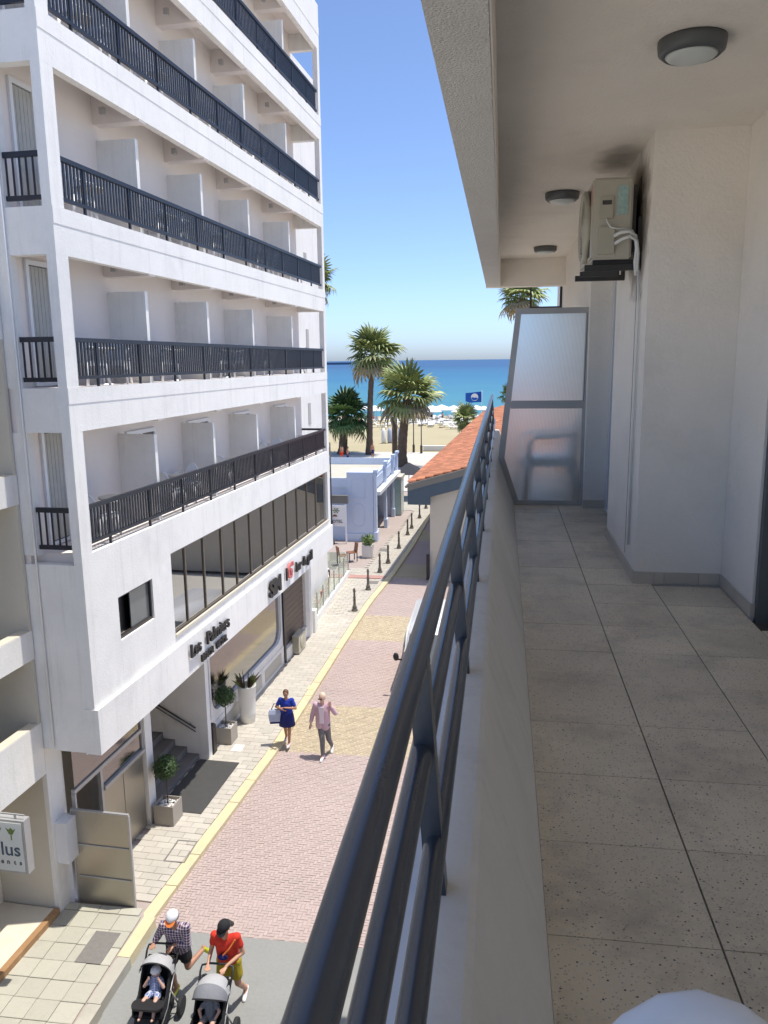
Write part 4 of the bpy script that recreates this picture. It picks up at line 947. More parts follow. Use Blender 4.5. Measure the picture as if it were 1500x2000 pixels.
bl.part('dark_interior', MB().box(-8.45, -8.4, 44.4, 50.1, .1, 2.5), 'blue_dark')
bl.part('shop_stock', MB().box(-8.3, -7.7, 45, 46.3, .1, 1.3).box(-8.2, -7.6, 47.5, 49, .1, 1.0), 'eave_blue')
kb = Thing('glass_kiosk', 'pale green glass kiosk with a round blue badge beyond the blue shop', 'kiosk', (-6.85, 51.2, .1))
kb.part('body', MB().box(-7.3, -6.38, 50.5, 52.0, .1, 2.45), 'kiosk'); kb.part('roof', MB().box(-7.36, -6.32, 50.44, 52.1, 2.451, 2.62), 'roof_cream')
kb.part('corner_frame', MB().box(-7.32, -7.24, 50.46, 50.499, .1, 2.45).box(-6.44, -6.36, 50.46, 50.499, .1, 2.45), 'alu'); kb.part('badge', MB().lathe([(.24, 0), (.24, .02)], (0, 0, 0), 20, M=Matrix.Translation((-7.05, 50.44, 1.5)) @ Matrix.Rotation(R(90), 4, 'X')), 'flag_blue')
dp = Thing('dark_parasol', 'dark grey square parasol beside the palm trunk past the kiosk', 'umbrella', (-6.5, 57, .1))
dp.part('canopy', MB().add([(-7.6, 55.6, 2.0), (-5.6, 55.6, 2.0), (-5.6, 58.2, 2.0), (-7.6, 58.2, 2.0), (-6.6, 56.9, 2.75)], [(0, 1, 4), (1, 2, 4), (2, 3, 4), (3, 0, 4)]), 'fabric_dark'); dp.part('pole', MB().tube([(-6.6, 56.9, .1), (-6.6, 56.9, 2.7)], .03, 6), 'dark_metal', smooth=True)
# ------------------------------------------------------------------ tiled-roof building on the right (hotel frame)
tr = Thing('tiled_roof_building', 'beige building with a shallow orange tiled roof and slate-blue eaves', 'building', (0, 58, 0), True)
tr.part('wall', MB().box(-4.80, 8, 35.15, 84, .05, 4.2).prism([(-4.80, 4.2), (8, 4.2), (8, 7.6), (2.5, 6.75)], 'y', 35.15, 84), 'beige_wall')
SL = .285
def rz_(v_): return 4.54+SL*(v_+5.77)
tr.part('verge_board', MB().prism([(-5.77, rz_(-5.77)-.30), (4, rz_(4)-.30), (4, rz_(4)-.85), (-4.75, rz_(-4.75)-.85), (-4.75, 3.62), (-5.77, 3.62)], 'y', 34.83, 34.95), 'eave_blue')
tr.part('verge_cap', MB().prism([(-5.77, rz_(-5.77)), (4, rz_(4)), (4, rz_(4)-.30), (-5.77, rz_(-5.77)-.30)], 'y', 34.80, 34.98), 'verge_grey')
tr.part('eave_soffit', MB().box(-5.76, -4.81, 34.96, 84, 3.64, 3.72).box(-5.77, -5.70, 34.96, 84, 3.73, 4.4), 'eave_blue')
tr.part('gutter', MB().tube([(-5.84, 34.85, 4.42), (-5.84, 84.5, 4.42)], .06, 8), 'verge_grey', smooth=True)
tr.part('roof_deck', MB().prism([(-5.76, rz_(-5.76)-.02), (4, rz_(4)-.02), (4, rz_(4)-.1), (-5.76, rz_(-5.76)-.1)], 'y', 34.99, 84.4), 'tile_orange')
tm = MB(); nU = 0
ang = math.atan(SL)
u_ = 35.1
while u_ < 84.3:
    pit = .23 if u_ < 60 else .46
    for k in range(24):
        v0_ = -5.80+.40*k; v1_ = v0_+.44
        if v0_ > 3.6: break
        jj = rn.uniform(-.012, .012); rr0, rr1 = pit*.46, pit*.40
        vs_ = []
        for (vv, rr, lift) in ((v0_, rr0, .075), (v1_, rr1, .01)):
            for a in (0, 45, 90, 135, 180): vs_.append((vv, u_+jj+rr*math.cos(R(a)), rz_(vv)+lift+rr*.75*math.sin(R(a))))
        tm.add(vs_, [(i, i+1, 6+i, 5+i) for i in range(4)]+[(0, 1, 2, 3, 4)])
    u_ += pit
o = tr.part('roof_tiles', tm, 'tile_orange'); o['kind'] = 'stuff'
tr.part('downpipe', MB().box(-4.95, -4.81, 34.98, 35.1, .1, 1.3), 'sign_black')
# van parked under the balcony, front towards the viewer
van = Thing('parked_van', 'white van parked below the balcony, mostly hidden by the railing', 'van', (-1.99, 23.8, 0), rz=0.)
side = [(-2.15, .35), (-2.2, .8), (-2.05, 1.02), (-1.45, 1.15), (-.75, 1.82), (-.4, 1.93), (2.5, 1.95), (2.62, 1.8), (2.66, .35)]
bmv = bmesh.new()
for x in (-.90, .90):
    for (y, z) in side: bmv.verts.new((x*(1 if z < 1.1 else .9), y, z))
bmv.verts.ensure_lookup_table(); n = len(side)
bmv.faces.new([bmv.verts[i] for i in range(n)]); bmv.faces.new([bmv.verts[n+i] for i in range(n)][::-1])
for i in range(n): bmv.faces.new([bmv.verts[i], bmv.verts[n+i], bmv.verts[n+(i+1) % n], bmv.verts[(i+1) % n]])
bmesh.ops.recalc_face_normals(bmv, faces=bmv.faces); bmesh.ops.bevel(bmv, geom=bmv.edges[:], offset=.07, segments=3, affect='EDGES')
mev = bpy.data.meshes.new('body'); bmv.to_mesh(mev); bmv.free()
for p in mev.polygons: p.use_smooth = True
link('body', mev, van.o, m='van_white')
van.part('windscreen', MB().add([(-.74, -1.44, 1.17), (.74, -1.44, 1.17), (.68, -.80, 1.80), (-.68, -.80, 1.80)], [(0, 1, 2, 3)], Matrix.Translation((0, -.025, .025))), 'door_dark')
for sx in (-1, 1):
    van.part('side_window', MB().add([(sx*.875, -1.25, 1.2), (sx*.875, -.1, 1.2), (sx*.842, -.1, 1.72), (sx*.842, -.72, 1.72)], [(0, 1, 2, 3)], Matrix.Translation((sx*.012, 0, 0))), 'door_dark')
    van.part('mirror', MB().ell((sx*1.06, -1.2, 1.22), .09, .06, .13, 10, 8).box(sx*.86, sx*1.0, -1.22, -1.18, 1.12, 1.16), 'black_plastic', smooth=True)
    van.part('headlight', MB().ell((sx*.66, -2.12, .78), .16, .05, .1, 10, 8), 'chrome', smooth=True)
    for y in (-1.45, 1.75):
        wh = van.part('wheel', MB().lathe([(.2, -.1), (.31, -.1), (.33, -.06), (.33, .06), (.31, .1), (.2, .1)], (0, 0, 0), 24, M=Matrix.Translation((sx*.82, y, .33)) @ Matrix.Rotation(R(90), 4, 'Y')), 'rubber', smooth=True)
        van.part('rim', MB().lathe([(.02, -.09), (.2, -.09), (.2, .09), (.02, .09)], (0, 0, 0), 16, M=Matrix.Translation((sx*.83, y, .33)) @ Matrix.Rotation(R(90), 4, 'Y')), 'chrome', parent=wh)
van.part('bumper', MB().box(-.85, .85, -2.26, -2.12, .32, .55), 'black_plastic')
#@@FAR
# ================================================================== PALMS
def frond_mesh(rnd, n, L, droop, name):
    # fan-palm leaf: petiole along +x, then a fan of folded, drooping blades
    mb = MB(); pet = L*.42
    mb.add([(0, -.02, 0), (0, .02, 0), (pet, .016, .02), (pet, -.016, .02)], [(0, 1, 2, 3)])
    for i in range(n):
        t = -1+2*i/(n-1); a = t*R(95); bl = L*.66*(1-.22*abs(t))*rnd.uniform(.9, 1.08)
        d = Vector((math.cos(a), math.sin(a), 0)); sd = Vector((-d.y, d.x, 0)); b0 = Vector((pet, 0, .02)); w_ = L*.045
        p1 = b0+d*bl*.5+Vector((0, 0, .02*L)); p2 = b0+d*bl*.82+Vector((0, 0, -.06*L*droop)); p3 = b0+d*bl+Vector((0, 0, -.24*L*droop*rnd.uniform(.6, 1.3)))
        f = Vector((0, 0, -.02*L))
        mb.add([b0, p1-sd*w_+f, p1, p1+sd*w_+f, p2-sd*w_*.7+f, p2, p2+sd*w_*.7+f, p3], [(0, 1, 2), (0, 2, 3), (1, 4, 5, 2), (2, 5, 6, 3), (4, 7, 5), (5, 7, 6)])
    return mb.mesh(name)
prn = random.Random(11)
FR = {m: [frond_mesh(prn, 15, 1.0, dr, 'frond') for dr in (.5, .9, 1.4)] for m in ('frond', 'frond_dark', 'frond_dry')}
for m, l in FR.items():
    for me in l: me.materials.append(MATS[m])
def palm(x, y, z0, h, rt, L, nf, label, m='frond', lean=(0, 0), dry=.18):
    t = Thing('palm_tree', label, 'palm tree', (x, y, z0), group='fan palms by the beach', rz=0.)
    pts = []; rad = []
    for i in range(25):
        q = i/24; pts.append((lean[0]*q*q, lean[1]*q*q, h*q)); rad.append(rt*(1.45-.45*min(1, q*6))*(1-.25*q)*(1+.06*(i % 2))*(1.25 if .93 < q else 1))
    t.part('trunk', MB().tube(pts, rad, 12), 'palm_bark', smooth=True)
    ga = 2.39996
    for i in range(nf):
        q = (i+.5)/nf; el = R(84-128*q**.9)+prn.uniform(-.22, .22); az = i*ga+prn.uniform(-.2, .2)
        isdry = q > 1-dry
        me = FR['frond_dry' if isdry else m][0 if q < .35 else 1 if q < .7 else 2]
        o = link('frond', me, t.o, (lean[0]+.05*math.cos(az), lean[1]+.05*math.sin(az), h-.1-.35*q), (prn.uniform(-.25, .25), -el, az)); sc = L*(1.0-.12*abs(q-.4))*prn.uniform(.72, 1.15); o.scale = (sc, sc, sc)
    return t
palm(-14.0, 84.3, .05, 10.6, .34, 3.3, 38, 'tallest fan palm with a bare straight trunk near the beach', 'frond', (.5, 0), .2)
palm(-9.3, 74.5, .05, 6.7, .46, 3.4, 40, 'thick-trunked fan palm with a shaggy crown just right of the tallest palm', 'frond', (.65, 0), .22)
palm(-17.0, 84.7, .05, 4.2, .5, 3.0, 46, 'short dark green palm beside the hotel corner', 'frond_dark', (.4, 0), .08)
palm(-14.2, 60, .05, 16.0, .3, 1.9, 30, 'very tall palm peeking out from behind the hotel roofline', 'frond', (.2, 0), .15)
palm(2.1, 94, .05, 16.9, .35, 3.0, 36, 'palm crown hanging below the far end of the balcony ceiling', 'frond', (0, 0), .25)
palm(-4.1, 92, .05, 3.4, .35, 1.9, 30, 'small pale green palm behind the orange roof edge', 'frond', (0, 0), .05)
palm(.75, 92, .05, 6.2, .3, 1.2, 26, 'palm top visible just left of the frosted screen above the roof', 'frond', (0, 0), .1)
# ================================================================== BEACH
def sandz(y):
    for (y0, z0), (y1, z1) in zip(zip(ys, zs), zip(ys[1:], zs[1:])):
        if y <= y1: return z0+(z1-z0)*(y-y0)/(y1-y0)
    return -1
ume = MB(); pr = []
for k in range(8):
    a0, a1 = 2*math.pi*k/8, 2*math.pi*(k+1)/8
    ume.add([(0, 0, 2.45), (1.5*math.cos(a0), 1.5*math.sin(a0), 1.9), (1.5*math.cos(a1), 1.5*math.sin(a1), 1.9), (1.5*math.cos(a0), 1.5*math.sin(a0), 1.78), (1.5*math.cos(a1), 1.5*math.sin(a1), 1.78)], [(0, 1, 2), (1, 3, 4, 2)])
ume = ume.mesh('canopy'); ume.materials.append(MATS['fabric_white']); upm = MB().tube([(0, 0, 0), (0, 0, 2.4)], .035, 6).mesh('pole'); upm.materials.append(MATS['alu'])
UB = [(-11.0, 147.7), (-7.2, 145.6), (-8.4, 141), (-4.5, 141.7), (-9.3, 135.4), (-12.4, 142.7), (-6.6, 128.2), (-14.6, 130.8), (-11.1, 129.8), (-24.1, 139.6), (-27, 147), (-22.6, 142.2), (-16.5, 138), (-19.5, 145), (-3.0, 136), (-17.8, 131), (-21, 134), (-25.5, 133), (-29, 139)]
for i, (x, y) in enumerate(UB):
    t = Thing('beach_umbrella', 'white beach umbrella standing among the sunbeds on the sand', 'umbrella', (x, y, sandz(y)), group='white beach umbrellas', rz=prn.uniform(0, .7))
    link('canopy', ume, t.o); link('pole', upm, t.o)
bed_me = MB().box(-.33, .33, -.95, .35, .28, .34).mesh('bed'); bed_me.materials.append(MATS['fabric_white'])
bck_me = MB().prism([(.35, .28), (.40, .28), (.95, .72), (.90, .76)], 'x', -.33, .33).mesh('backrest'); bck_me.materials.append(MATS['fabric_white'])
leg_me = MB().box(-.3, -.25, -.85, -.8, 0, .279).box(.25, .3, -.85, -.8, 0, .279).box(-.3, -.25, .3, .35, 0, .279).box(.25, .3, .3, .35, 0, .279).mesh('legs'); leg_me.materials.append(MATS['alu'])
for i in range(70):
    y = prn.uniform(117, 149); x = (prn.uniform(-14, -3.2) if i % 5 < 3 else prn.uniform(-27, -14))*(y/135)
    t = Thing('sunbed', 'white sunbed on the sand under the beach umbrellas', 'sunbed', (x, y, sandz(y)+.02), group='sunbeds on the beach', rz=R(prn.choice((0, 12, -15, 90, 175))))
    link('bed', bed_me, t.o); link('backrest', bck_me, t.o); link('legs', leg_me, t.o)
mans = Thing('far_land', 'thin dark jetty with a beacon on the horizon at left', 'jetty', (-420, 2500, -1.1))
mans.part('jetty', MB().box(-560, -392, 2500, 2540, -1.2, 5.5), 'far_land'); mans.part('beacon', MB().lathe([(4, 0), (2.2, 6), (1.8, 24), (3.2, 25), (3.2, 28), (.6, 32)], (-430, 2520, 5), 10), 'far_land')
fg = Thing('blue_flag', 'blue beach flag with a white disc on a thin pole over the sand', 'flag', (-3.12, 125, -.02))
fg.part('pole', MB().tube([(-3.1, 125, 0), (-3.1, 125, 5.3)], .03, 6), 'white_paint', smooth=True)
fl = MB(); nx = 12
for i in range(nx+1):
    q = i/nx; x = -3.12-2.5*q; dy = .22*math.sin(q*7); dz = -.12*q
    fl.v += [(x, 125+dy, 5.12+dz-.10*q), (x, 125+dy, 3.5+dz+(.25*(q-.7)/.3 if q > .7 else 0))]
fl.f += [(2*i, 2*i+2, 2*i+3, 2*i+1) for i in range(nx)]
fg.part('cloth', fl, 'flag_blue', smooth=True)
dk = MB(); 
dk.lathe([(.02, 0), (.56, 0), (.56, .02)], (0, 0, 0), 24, M=Matrix.Translation((-4.2, 124.72, 4.28)) @ Matrix.Rotation(R(90), 4, 'X'))
fg.part('white_disc', dk, 'white_paint')
fg.part('wave_mark', MB().prism([(-4.72, 4.18), (-4.5, 4.26), (-4.25, 4.16), (-4.0, 4.22), (-3.7, 4.12), (-3.8, 3.95), (-4.05, 3.80), (-4.35, 3.80), (-4.6, 3.95)], 'y', 124.66, 124.69), 'flag_blue')
for (x, y, h, lab) in ((-9.48, 86.4, 4.7, 'thin dark lamp post left of its twin on the beach edge'), (-8.55, 85.5, 4.7, 'thin dark lamp post right of its twin on the beach edge')):
    t = Thing('promenade_lamp', lab, 'lamp', (x, y, .09), group='promenade lamp posts')
    t.part('post', MB().lathe([(.13, 0), (.13, .8), (.06, .9), (.05, h)], (x, y, .09), 10), 'dark_metal', smooth=True); t.part('head', MB().box(x-.25, x+.25, y-.1, y+.1, h+.05, h+.15), 'dark_metal')
t = Thing('globe_lamp', 'brown lamp post with a white globe between the two nearest palms', 'lamp', (-10.5, 78.5, .09))
t.part('post', MB().lathe([(.28, 0), (.27, 4.2), (.2, 4.4)], (-10.5, 78.5, .09), 12), 'palm_bark', smooth=True); t.part('globe', MB().ell((-10.45, 78.5, 4.85), .42, .42, .42, 14, 10), 'fabric_white', smooth=True)
t = Thing('promenade_wall', 'long low white wall along the promenade before the sand', 'wall', (-2, 84, .09)); t.part('wall', MB().box(-8.6, 6, 88.2, 88.6, .09, .55), 'white_paint')
t.part('coping', MB().box(-8.7, 6, 88.15, 88.65, .551, .62), 'white_paint')
for i, x in enumerate((-14.2, -13.5, -12.9, -12.3)):
    t = Thing('folded_parasol', ['leftmost white folded parasol bundle', 'pale blue folded parasol bundle second from left', 'white folded parasol bundle third from left', 'rightmost pale blue folded parasol bundle'][i]+' at the sand edge', 'parasol', (x, 96+.3*i, .06), group='bundles on the sand edge', rz=0.)
    t.part('cover', MB().lathe([(.22, 0), (.3, .5), (.26, 1.5), (.08, 1.9)], (0, 0, 0), 10), 'bag_blue' if i % 2 else 'fabric_white', smooth=True); t.part('base', MB().box(-.3, .3, -.3, .3, 0, .06), 'dark_metal')
# ================================================================== HOTEL BALCONY FURNITURE
proto = None
FN = ['behind the lowest hotel railing', 'behind the second-lowest hotel railing', 'behind the middle hotel railing', 'behind the fourth hotel railing']
BN = ['nearest the viewer', 'second from the viewer', 'at the middle', 'next to last', 'at the sea end']
def balc_chair(k, v_, u_, a, bay):
    global proto
    lab = f'white plastic chair {FN[k]}, bay {BN[bay]}'+(', facing the sea' if a < 90 else '')
    if proto is None:
        t = Thing('balcony_chair', lab, 'chair', (v_, u_, ZL[k]), True, group='chairs on the hotel balconies'); t.local = True; chair_parts(t); proto = t.o; o = proto
    else:
        o = copy_tree(proto); o['label'] = lab
    o.location = hw(v_, u_, ZL[k]); o.rotation_euler = (0, 0, R(a)-HA); o['group'] = 'chairs on the hotel balconies'
bounds = [11.8]+UP+[26.9]
for k in range(4):
    for i in range(5):
        m_ = (bounds[i]+bounds[i+1])/2
        balc_chair(k, -7.85, m_-.2, 160+40*random.random(), i)
        if (i+k) % 2: balc_chair(k, -7.85, m_+.75, -10+30*random.random(), i)
for k in range(4):
    for i in range(5):
        m_ = (bounds[i]+bounds[i+1])/2+.3
        t = Thing('balcony_table', f'small pale round table {FN[k]}, bay {BN[i]}', 'table', (-7.85, m_, ZL[k]), True, group='tables on the hotel balconies')
        t.part('top', MB().lathe([(.26, .62), (.27, .64), (.26, .66)], (-7.85, m_, ZL[k]), 16), 'travertine'); t.part('stem', MB().tube([(-7.85, m_, ZL[k]+.02), (-7.85, m_, ZL[k]+.62)], .025, 6), 'white_plastic', smooth=True); t.part('foot', MB().lathe([(.18, 0), (.16, .02)], (-7.85, m_, ZL[k]), 12), 'white_plastic')
for i, (u_, m) in enumerate(((22.6, 'cloth_yellow'), (23.7, 'cloth_yellow'), (24.8, 'cloth_yellow'), (25.8, 'cloth_yellow'), (21.5, 'wood'))):
    t = Thing('dining_chair', ['leftmost yellow chair', 'second yellow chair from left', 'third yellow chair from left', 'rightmost yellow chair', 'dark wooden chair'][i]+' inside the tinted window band', 'chair', (-7.9, u_, 4.30), True, group='chairs behind the window band')
    t.part('seat', MB().box(-8.1, -7.7, u_-.2, u_+.2, 4.78, 4.82), m); t.part('back', MB().box(-8.1, -7.7, u_+.18, u_+.21, 4.821, 5.25), m)
    for a in (-8.08, -7.72):
        for b in (-.18, .18): t.part('leg', MB().box(a-.015, a+.015, u_+b-.015, u_+b+.015, 4.301, 4.779), 'dark_metal')
#@@PEOPLE
# ================================================================== PEOPLE
def remesh(mb, vox, smooth_it=4):
    me = mb.mesh('tmp'); o = bpy.data.objects.new('tmp', me); COL.objects.link(o)
    md = o.modifiers.new('r', 'REMESH'); md.mode = 'VOXEL'; md.voxel_size = vox; md.use_smooth_shade = True
    ms = o.modifiers.new('s', 'SMOOTH'); ms.iterations = smooth_it; ms.factor = .5
    dg = bpy.context.evaluated_depsgraph_get(); out = bpy.data.meshes.new_from_object(o.evaluated_get(dg))
    bpy.data.objects.remove(o)
    for p in out.polygons: p.use_smooth = True
    return out
V = lambda *a: Vector(a)
STAND = dict(an=(V(-.09, 0, .08), V(.09, 0, .08)), kn=(V(-.09, -.02, .48), V(.09, -.02, .48)), hp=(V(-.09, 0, .90), V(.09, 0, .90)),
             pel=V(0, 0, .96), che=V(0, 0, 1.28), sh=(V(-.17, 0, 1.40), V(.17, 0, 1.40)), nk=V(0, 0, 1.44), hd=V(0, -.02, 1.585),
             el=(V(-.23, .02, 1.12), V(.23, .02, 1.12)), wr=(V(-.25, -.06, .88), V(.25, -.06, .88)), toe=(V(-.10, -.17, .03), V(.10, -.17, .03)), hand=(V(0, 0, -1), V(0, 0, -1)))
def hand(mb, wr, d, thumb, s):
    d = d.normalized(); sd = thumb.normalized(); n = d.cross(sd).normalized()
    palm0 = wr+d*.02*s; palm1 = wr+d*.075*s
    for q in (-.026, -.009, .009, .026): mb.cap(palm0+sd*q*.8*s, palm1+sd*q*s, .014*s, .013*s, 6)
    for q, l in ((-.030, .05), (-.010, .068), (.010, .072), (.030, .064)):
        a = palm1+sd*q*s; b = a+d*l*.55*s+n*.010*s; mb.cap(a, b, .0105*s, .010*s, 6); mb.cap(b, b+(d*.7+n*.7)*l*.5*s, .010*s, .009*s, 6)
    t0 = wr+d*.03*s+sd*.03*s; t1 = t0+(d*.5+sd*.8)*.04*s; mb.cap(t0, t1, .012*s, .011*s, 6); mb.cap(t1, t1+d*.03*s, .011*s, .009*s, 6)
def body(J, s, face):
    mb = MB(); k = lambda r_: r_*s
    for i in (0, 1):
        sg = -1 if i == 0 else 1
        mb.cap(J['hp'][i], J['kn'][i], k(.082), k(.056)); mb.cap(J['kn'][i], J['an'][i], k(.055), k(.036))
        mb.cap(J['kn'][i].lerp(J['an'][i], .28)+V(0, .012, 0)*s, J['kn'][i].lerp(J['an'][i], .42)+V(0, .012, 0)*s, k(.054), k(.046))
        heel = J['an'][i]+(J['an'][i]-J['toe'][i]).normalized()*.03*s-V(0, 0, .045)*s*0
        mb.cap(J['an'][i], J['toe'][i], k(.038), k(.030)); mb.cap(heel, J['an'][i], k(.034), k(.036))
        mb.cap(J['sh'][i], J['el'][i], k(.050), k(.038)); mb.cap(J['el'][i], J['wr'][i], k(.039), k(.026))
        mb.cap(J['sh'][i], J['che'], k(.055), k(.11)); mb.cap(J['hp'][i], J['pel'], k(.095), k(.10))
        mb.cap(J['pel']+V(sg*.055*s, 0, 0), J['che']+V(sg*.06*s, 0, 0), k(.098), k(.105))
        hand(mb, J['wr'][i], J['wr'][i]-J['el'][i] if J['hand'][i].length > .5 and J['hand'][i].z == -1 else J['hand'][i], V(-sg, -.4, 0), s)
    mb.cap(J['nk']-V(0, 0, .05)*s, J['hd']-V(0, 0, .06)*s, k(.055), k(.05))
    h = J['hd']; f = face.normalized(); side = f.cross(V(0, 0, 1)).normalized(); up = side.cross(f)
    M = Matrix.Translation(h) @ Matrix((side, -f, up)).transposed().to_4x4()
    mb.ell((0, .01*s, .01*s), .076*s, .094*s, .108*s, 16, 12, M); mb.ell((0, -.025*s, -.055*s), .052*s, .058*s, .06*s, 12, 8, M)
    mb.ell((0, -.092*s, -.012*s), .014*s, .022*s, .024*s, 8, 6, M); mb.ell((0, -.085*s, -.062*s), .026*s, .012*s, .012*s, 8, 6, M)
    for sx in (-1, 1): mb.ell((sx*.076*s, .012*s, -.012*s), .012*s, .02*s, .03*s, 8, 6, M)
    return mb, M
def torso(J, s, g, sleeve=.55, hem=0.):
    mb = MB(); k = lambda r_: (r_+g)*s
    for i in (0, 1):
        sg = -1 if i == 0 else 1
        e = J['sh'][i].lerp(J['el'][i], min(1, sleeve)); mb.cap(J['sh'][i], e, k(.044), k(.044 if sleeve < 1 else .040))
        if sleeve > 1: mb.cap(J['el'][i], J['el'][i].lerp(J['wr'][i], sleeve-1), k(.040), k(.030))
        mb.cap(J['sh'][i], J['che'], k(.055), k(.11)); lo = J['pel']+V(0, 0, -hem*s)
        mb.cap(lo+V(sg*.06*s, 0, 0), J['che']+V(sg*.06*s, 0, 0), k(.105), k(.105))
    return mb
def legs(J, s, g, upto):
    mb = MB(); k = lambda r_: (r_+g)*s
    for i in (0, 1):
        mb.cap(J['hp'][i], J['pel'], k(.097), k(.103))
        if upto <= 1: mb.cap(J['hp'][i], J['hp'][i].lerp(J['kn'][i], upto), k(.088), k(.085))
        else:
            mb.cap(J['hp'][i], J['kn'][i], k(.085), k(.058)); mb.cap(J['kn'][i], J['kn'][i].lerp(J['an'][i], upto-1), k(.058), k(.042))
    return mb
class Person:
    def __init__(p, label, loc, J, s, face, skin, group=None):
        p.t = Thing('person', label, 'person', loc, rz=0., group=group); p.J = {}; p.s = s
        base = dict(STAND); base.update(J)
        for key, val in base.items():
            if isinstance(val, tuple): p.J[key] = tuple((q*s if key not in J or key == 'hand' else q) for q in val)
            else: p.J[key] = val*s if key not in J else val
        if 'hand' in base: p.J['hand'] = base['hand']
        mb, p.M = body(p.J, s, face); p.add('body', remesh(mb, .0095*s+.001), skin)
        for sx in (-1, 1): p.add('eye', MB().ell((sx*.030*s, -.080*s, .008*s), .012*s, .010*s, .008*s, 8, 6, p.M).mesh('eye'), 'sign_black')
    def add(p, name, me, m):
        o = link(name, me, p.t.o, m=m); return o
    def cloth(p, name, mb, m, vox=.014): return p.add(name, remesh(mb, vox, 3), m)
    def hair(p, m, length=.0, back=.02, capped=False):
        s = p.s; mb = MB().ell((0, .028*s, (.0 if capped else .035)*s), .086*s, .090*s, (.085 if capped else .100)*s, 16, 12, p.M)
        if length: mb.cap(p.M @ V(0, .075*s, 0), p.M @ V(0, (.09+back)*s, -length*s), .06*s, .04*s)
        p.add('hair', remesh(mb, .012, 2), m)
    def capp(p, m, mv):
        s = p.s; n = 20; prof = [(.098*s*math.cos(R(a)), .04*s+.095*s*math.sin(R(a))) for a in (-5, 15, 35, 55, 75, 88)]
        o = p.add('cap', MB().lathe(prof, (0, .008*s, 0), n, 1, 1.1, M=p.M).mesh('cap', smooth=True), m)
        vz = []
        for i in range(9):
            a = R(180+22.5*i/1); 
        pts = [(.085*s*math.cos(R(a)), -.075*s-.085*s*abs(math.sin(R(a)))) for a in range(180, 361, 20)]
        mb = MB(); top = [(x, y, .045*s-.35*(abs(y)-.075*s)) for x, y in pts]; nn = len(top)
        mb.v += [tuple(p.M @ V(*q)) for q in top]+[tuple(p.M @ V(q[0], -.06*s, .05*s)) for q in top]; mb.f += [(i, i+1, nn+i+1, nn+i) for i in range(nn-1)]
        v_ = link('visor', mb.mesh('visor'), o, m=mv)
    def shoes(p, m):
        for i in (0, 1):
            a, t = p.J['an'][i], p.J['toe'][i]; d = (t-a); mb = MB(); dn = d.normalized()
            mb.cap(a-dn*.03*p.s-V(0, 0, .02)*p.s, t+dn*.015*p.s, .046*p.s, .036*p.s); p.cloth('shoe', mb, m, .012)
# --- woman in the blue dress
s = .90
P = Person('woman in a royal blue dress with a bag, arms folded, on the kerb', (-5.45, 18.9, .09),
  dict(el=(V(-.27, -.02, 1.06), V(.26, -.04, 1.05)), wr=(V(-.04, -.20, 1.06), V(.02, -.19, 1.12)), an=(V(-.09, .22, .12), V(.06, -.06, .08)), kn=(V(-.07, .06, .45), V(.07, -.05, .44)), hp=(V(-.08, 0, .81), V(.08, 0, .81)), toe=(V(-.1, .08, .03), V(.05, -.20, .03))), s, V(.05, -1, -.35), 'skin_tan')
P.hair('hair_brown'); P.cloth('blouse', torso(P.J, s, .016, .6), 'cloth_blue')
sk_ = MB().lathe([(.13, 1.06), (.145, .98), (.18, .86), (.20, .72), (.215, .55), (.205, .55), (.12, .95)], (0, .01, 0), 24, 1, .82); me = sk_.mesh('skirt', smooth=True)
for v in me.vertices:
    a = math.atan2(v.co.y, v.co.x); q = max(0, (1.0-v.co.z))*.05; v.co.x *= 1+q*math.sin(9*a); v.co.y *= 1+q*math.sin(9*a)
P.add('skirt', me, 'cloth_navy'); P.shoes('cloth_palepink')
bg_ = Thing('shoulder_bag', 'pale blue and navy tote bag hanging from the arm of the woman in blue', 'bag', (-5.75, 18.85, .72), rz=R(15))
bmb = MB(); 
for (z, a, b) in ((0, .10, .05), (.06, .15, .07), (.25, .17, .07), (.36, .13, .04)): bmb.v += [(sx*a, sy*b, z) for sx, sy in ((-1, -1), (1, -1), (1, 1), (-1, 1))]
for i in range(3): bmb.f += [(4*i+k, 4*i+(k+1) % 4, 4*i+4+(k+1) % 4, 4*i+4+k) for k in range(4)]
bmb.f += [(3, 2, 1, 0), (12, 13, 14, 15)]
bg_.part('pouch', bmb, 'bag_blue'); bg_.part('base_band', MB().box(-.135, .135, -.066, .066, -.006, .05), 'cloth_navy'); bg_.part('strap', MB().tube([(-.1, 0, .34), (-.02, 0, .52), (.1, 0, .52), (.12, 0, .34)], .012, 6), 'cloth_navy', smooth=True)
# --- woman in pink, waving
s = 1.02
P = Person('woman in a pink cardigan and dark patterned trousers raising one hand', (-4.40, 18.55, 0),
  dict(sh=(V(-.18, 0, 1.42), V(.18, 0, 1.43)), el=(V(-.27, .03, 1.15), V(.33, -.02, 1.22)), wr=(V(-.31, -.05, .92), V(.24, -.12, 1.46)), hand=(V(-.1, -.1, -1.001), V(-.2, -.1, 1)), an=(V(.0, -.12, .08), V(.15, .32, .16)), kn=(V(.0, -.12, .49), V(.12, .08, .46)), hp=(V(-.07, 0, .91), V(.09, 0, .91)), toe=(V(-.01, -.29, .03), V(.16, .20, .04))), s, V(-.35, -1, -.15), 'skin_fair')
P.hair('hair_blond', .05); P.cloth('cardigan', torso(P.J, s, .022, 1.75, .12), 'cloth_pink')
P.add('shirt_front', MB().prism([(-.07, 1.42), (.07, 1.42), (.05, 1.15), (.06, .98), (-.06, .98), (-.05, 1.15)], 'y', -.155, -.135).mesh('shirt_front'), 'cloth_palepink')
P.cloth('trousers', legs(P.J, s, .012, 1.85), 'cloth_pattern'); P.shoes('cloth_white')
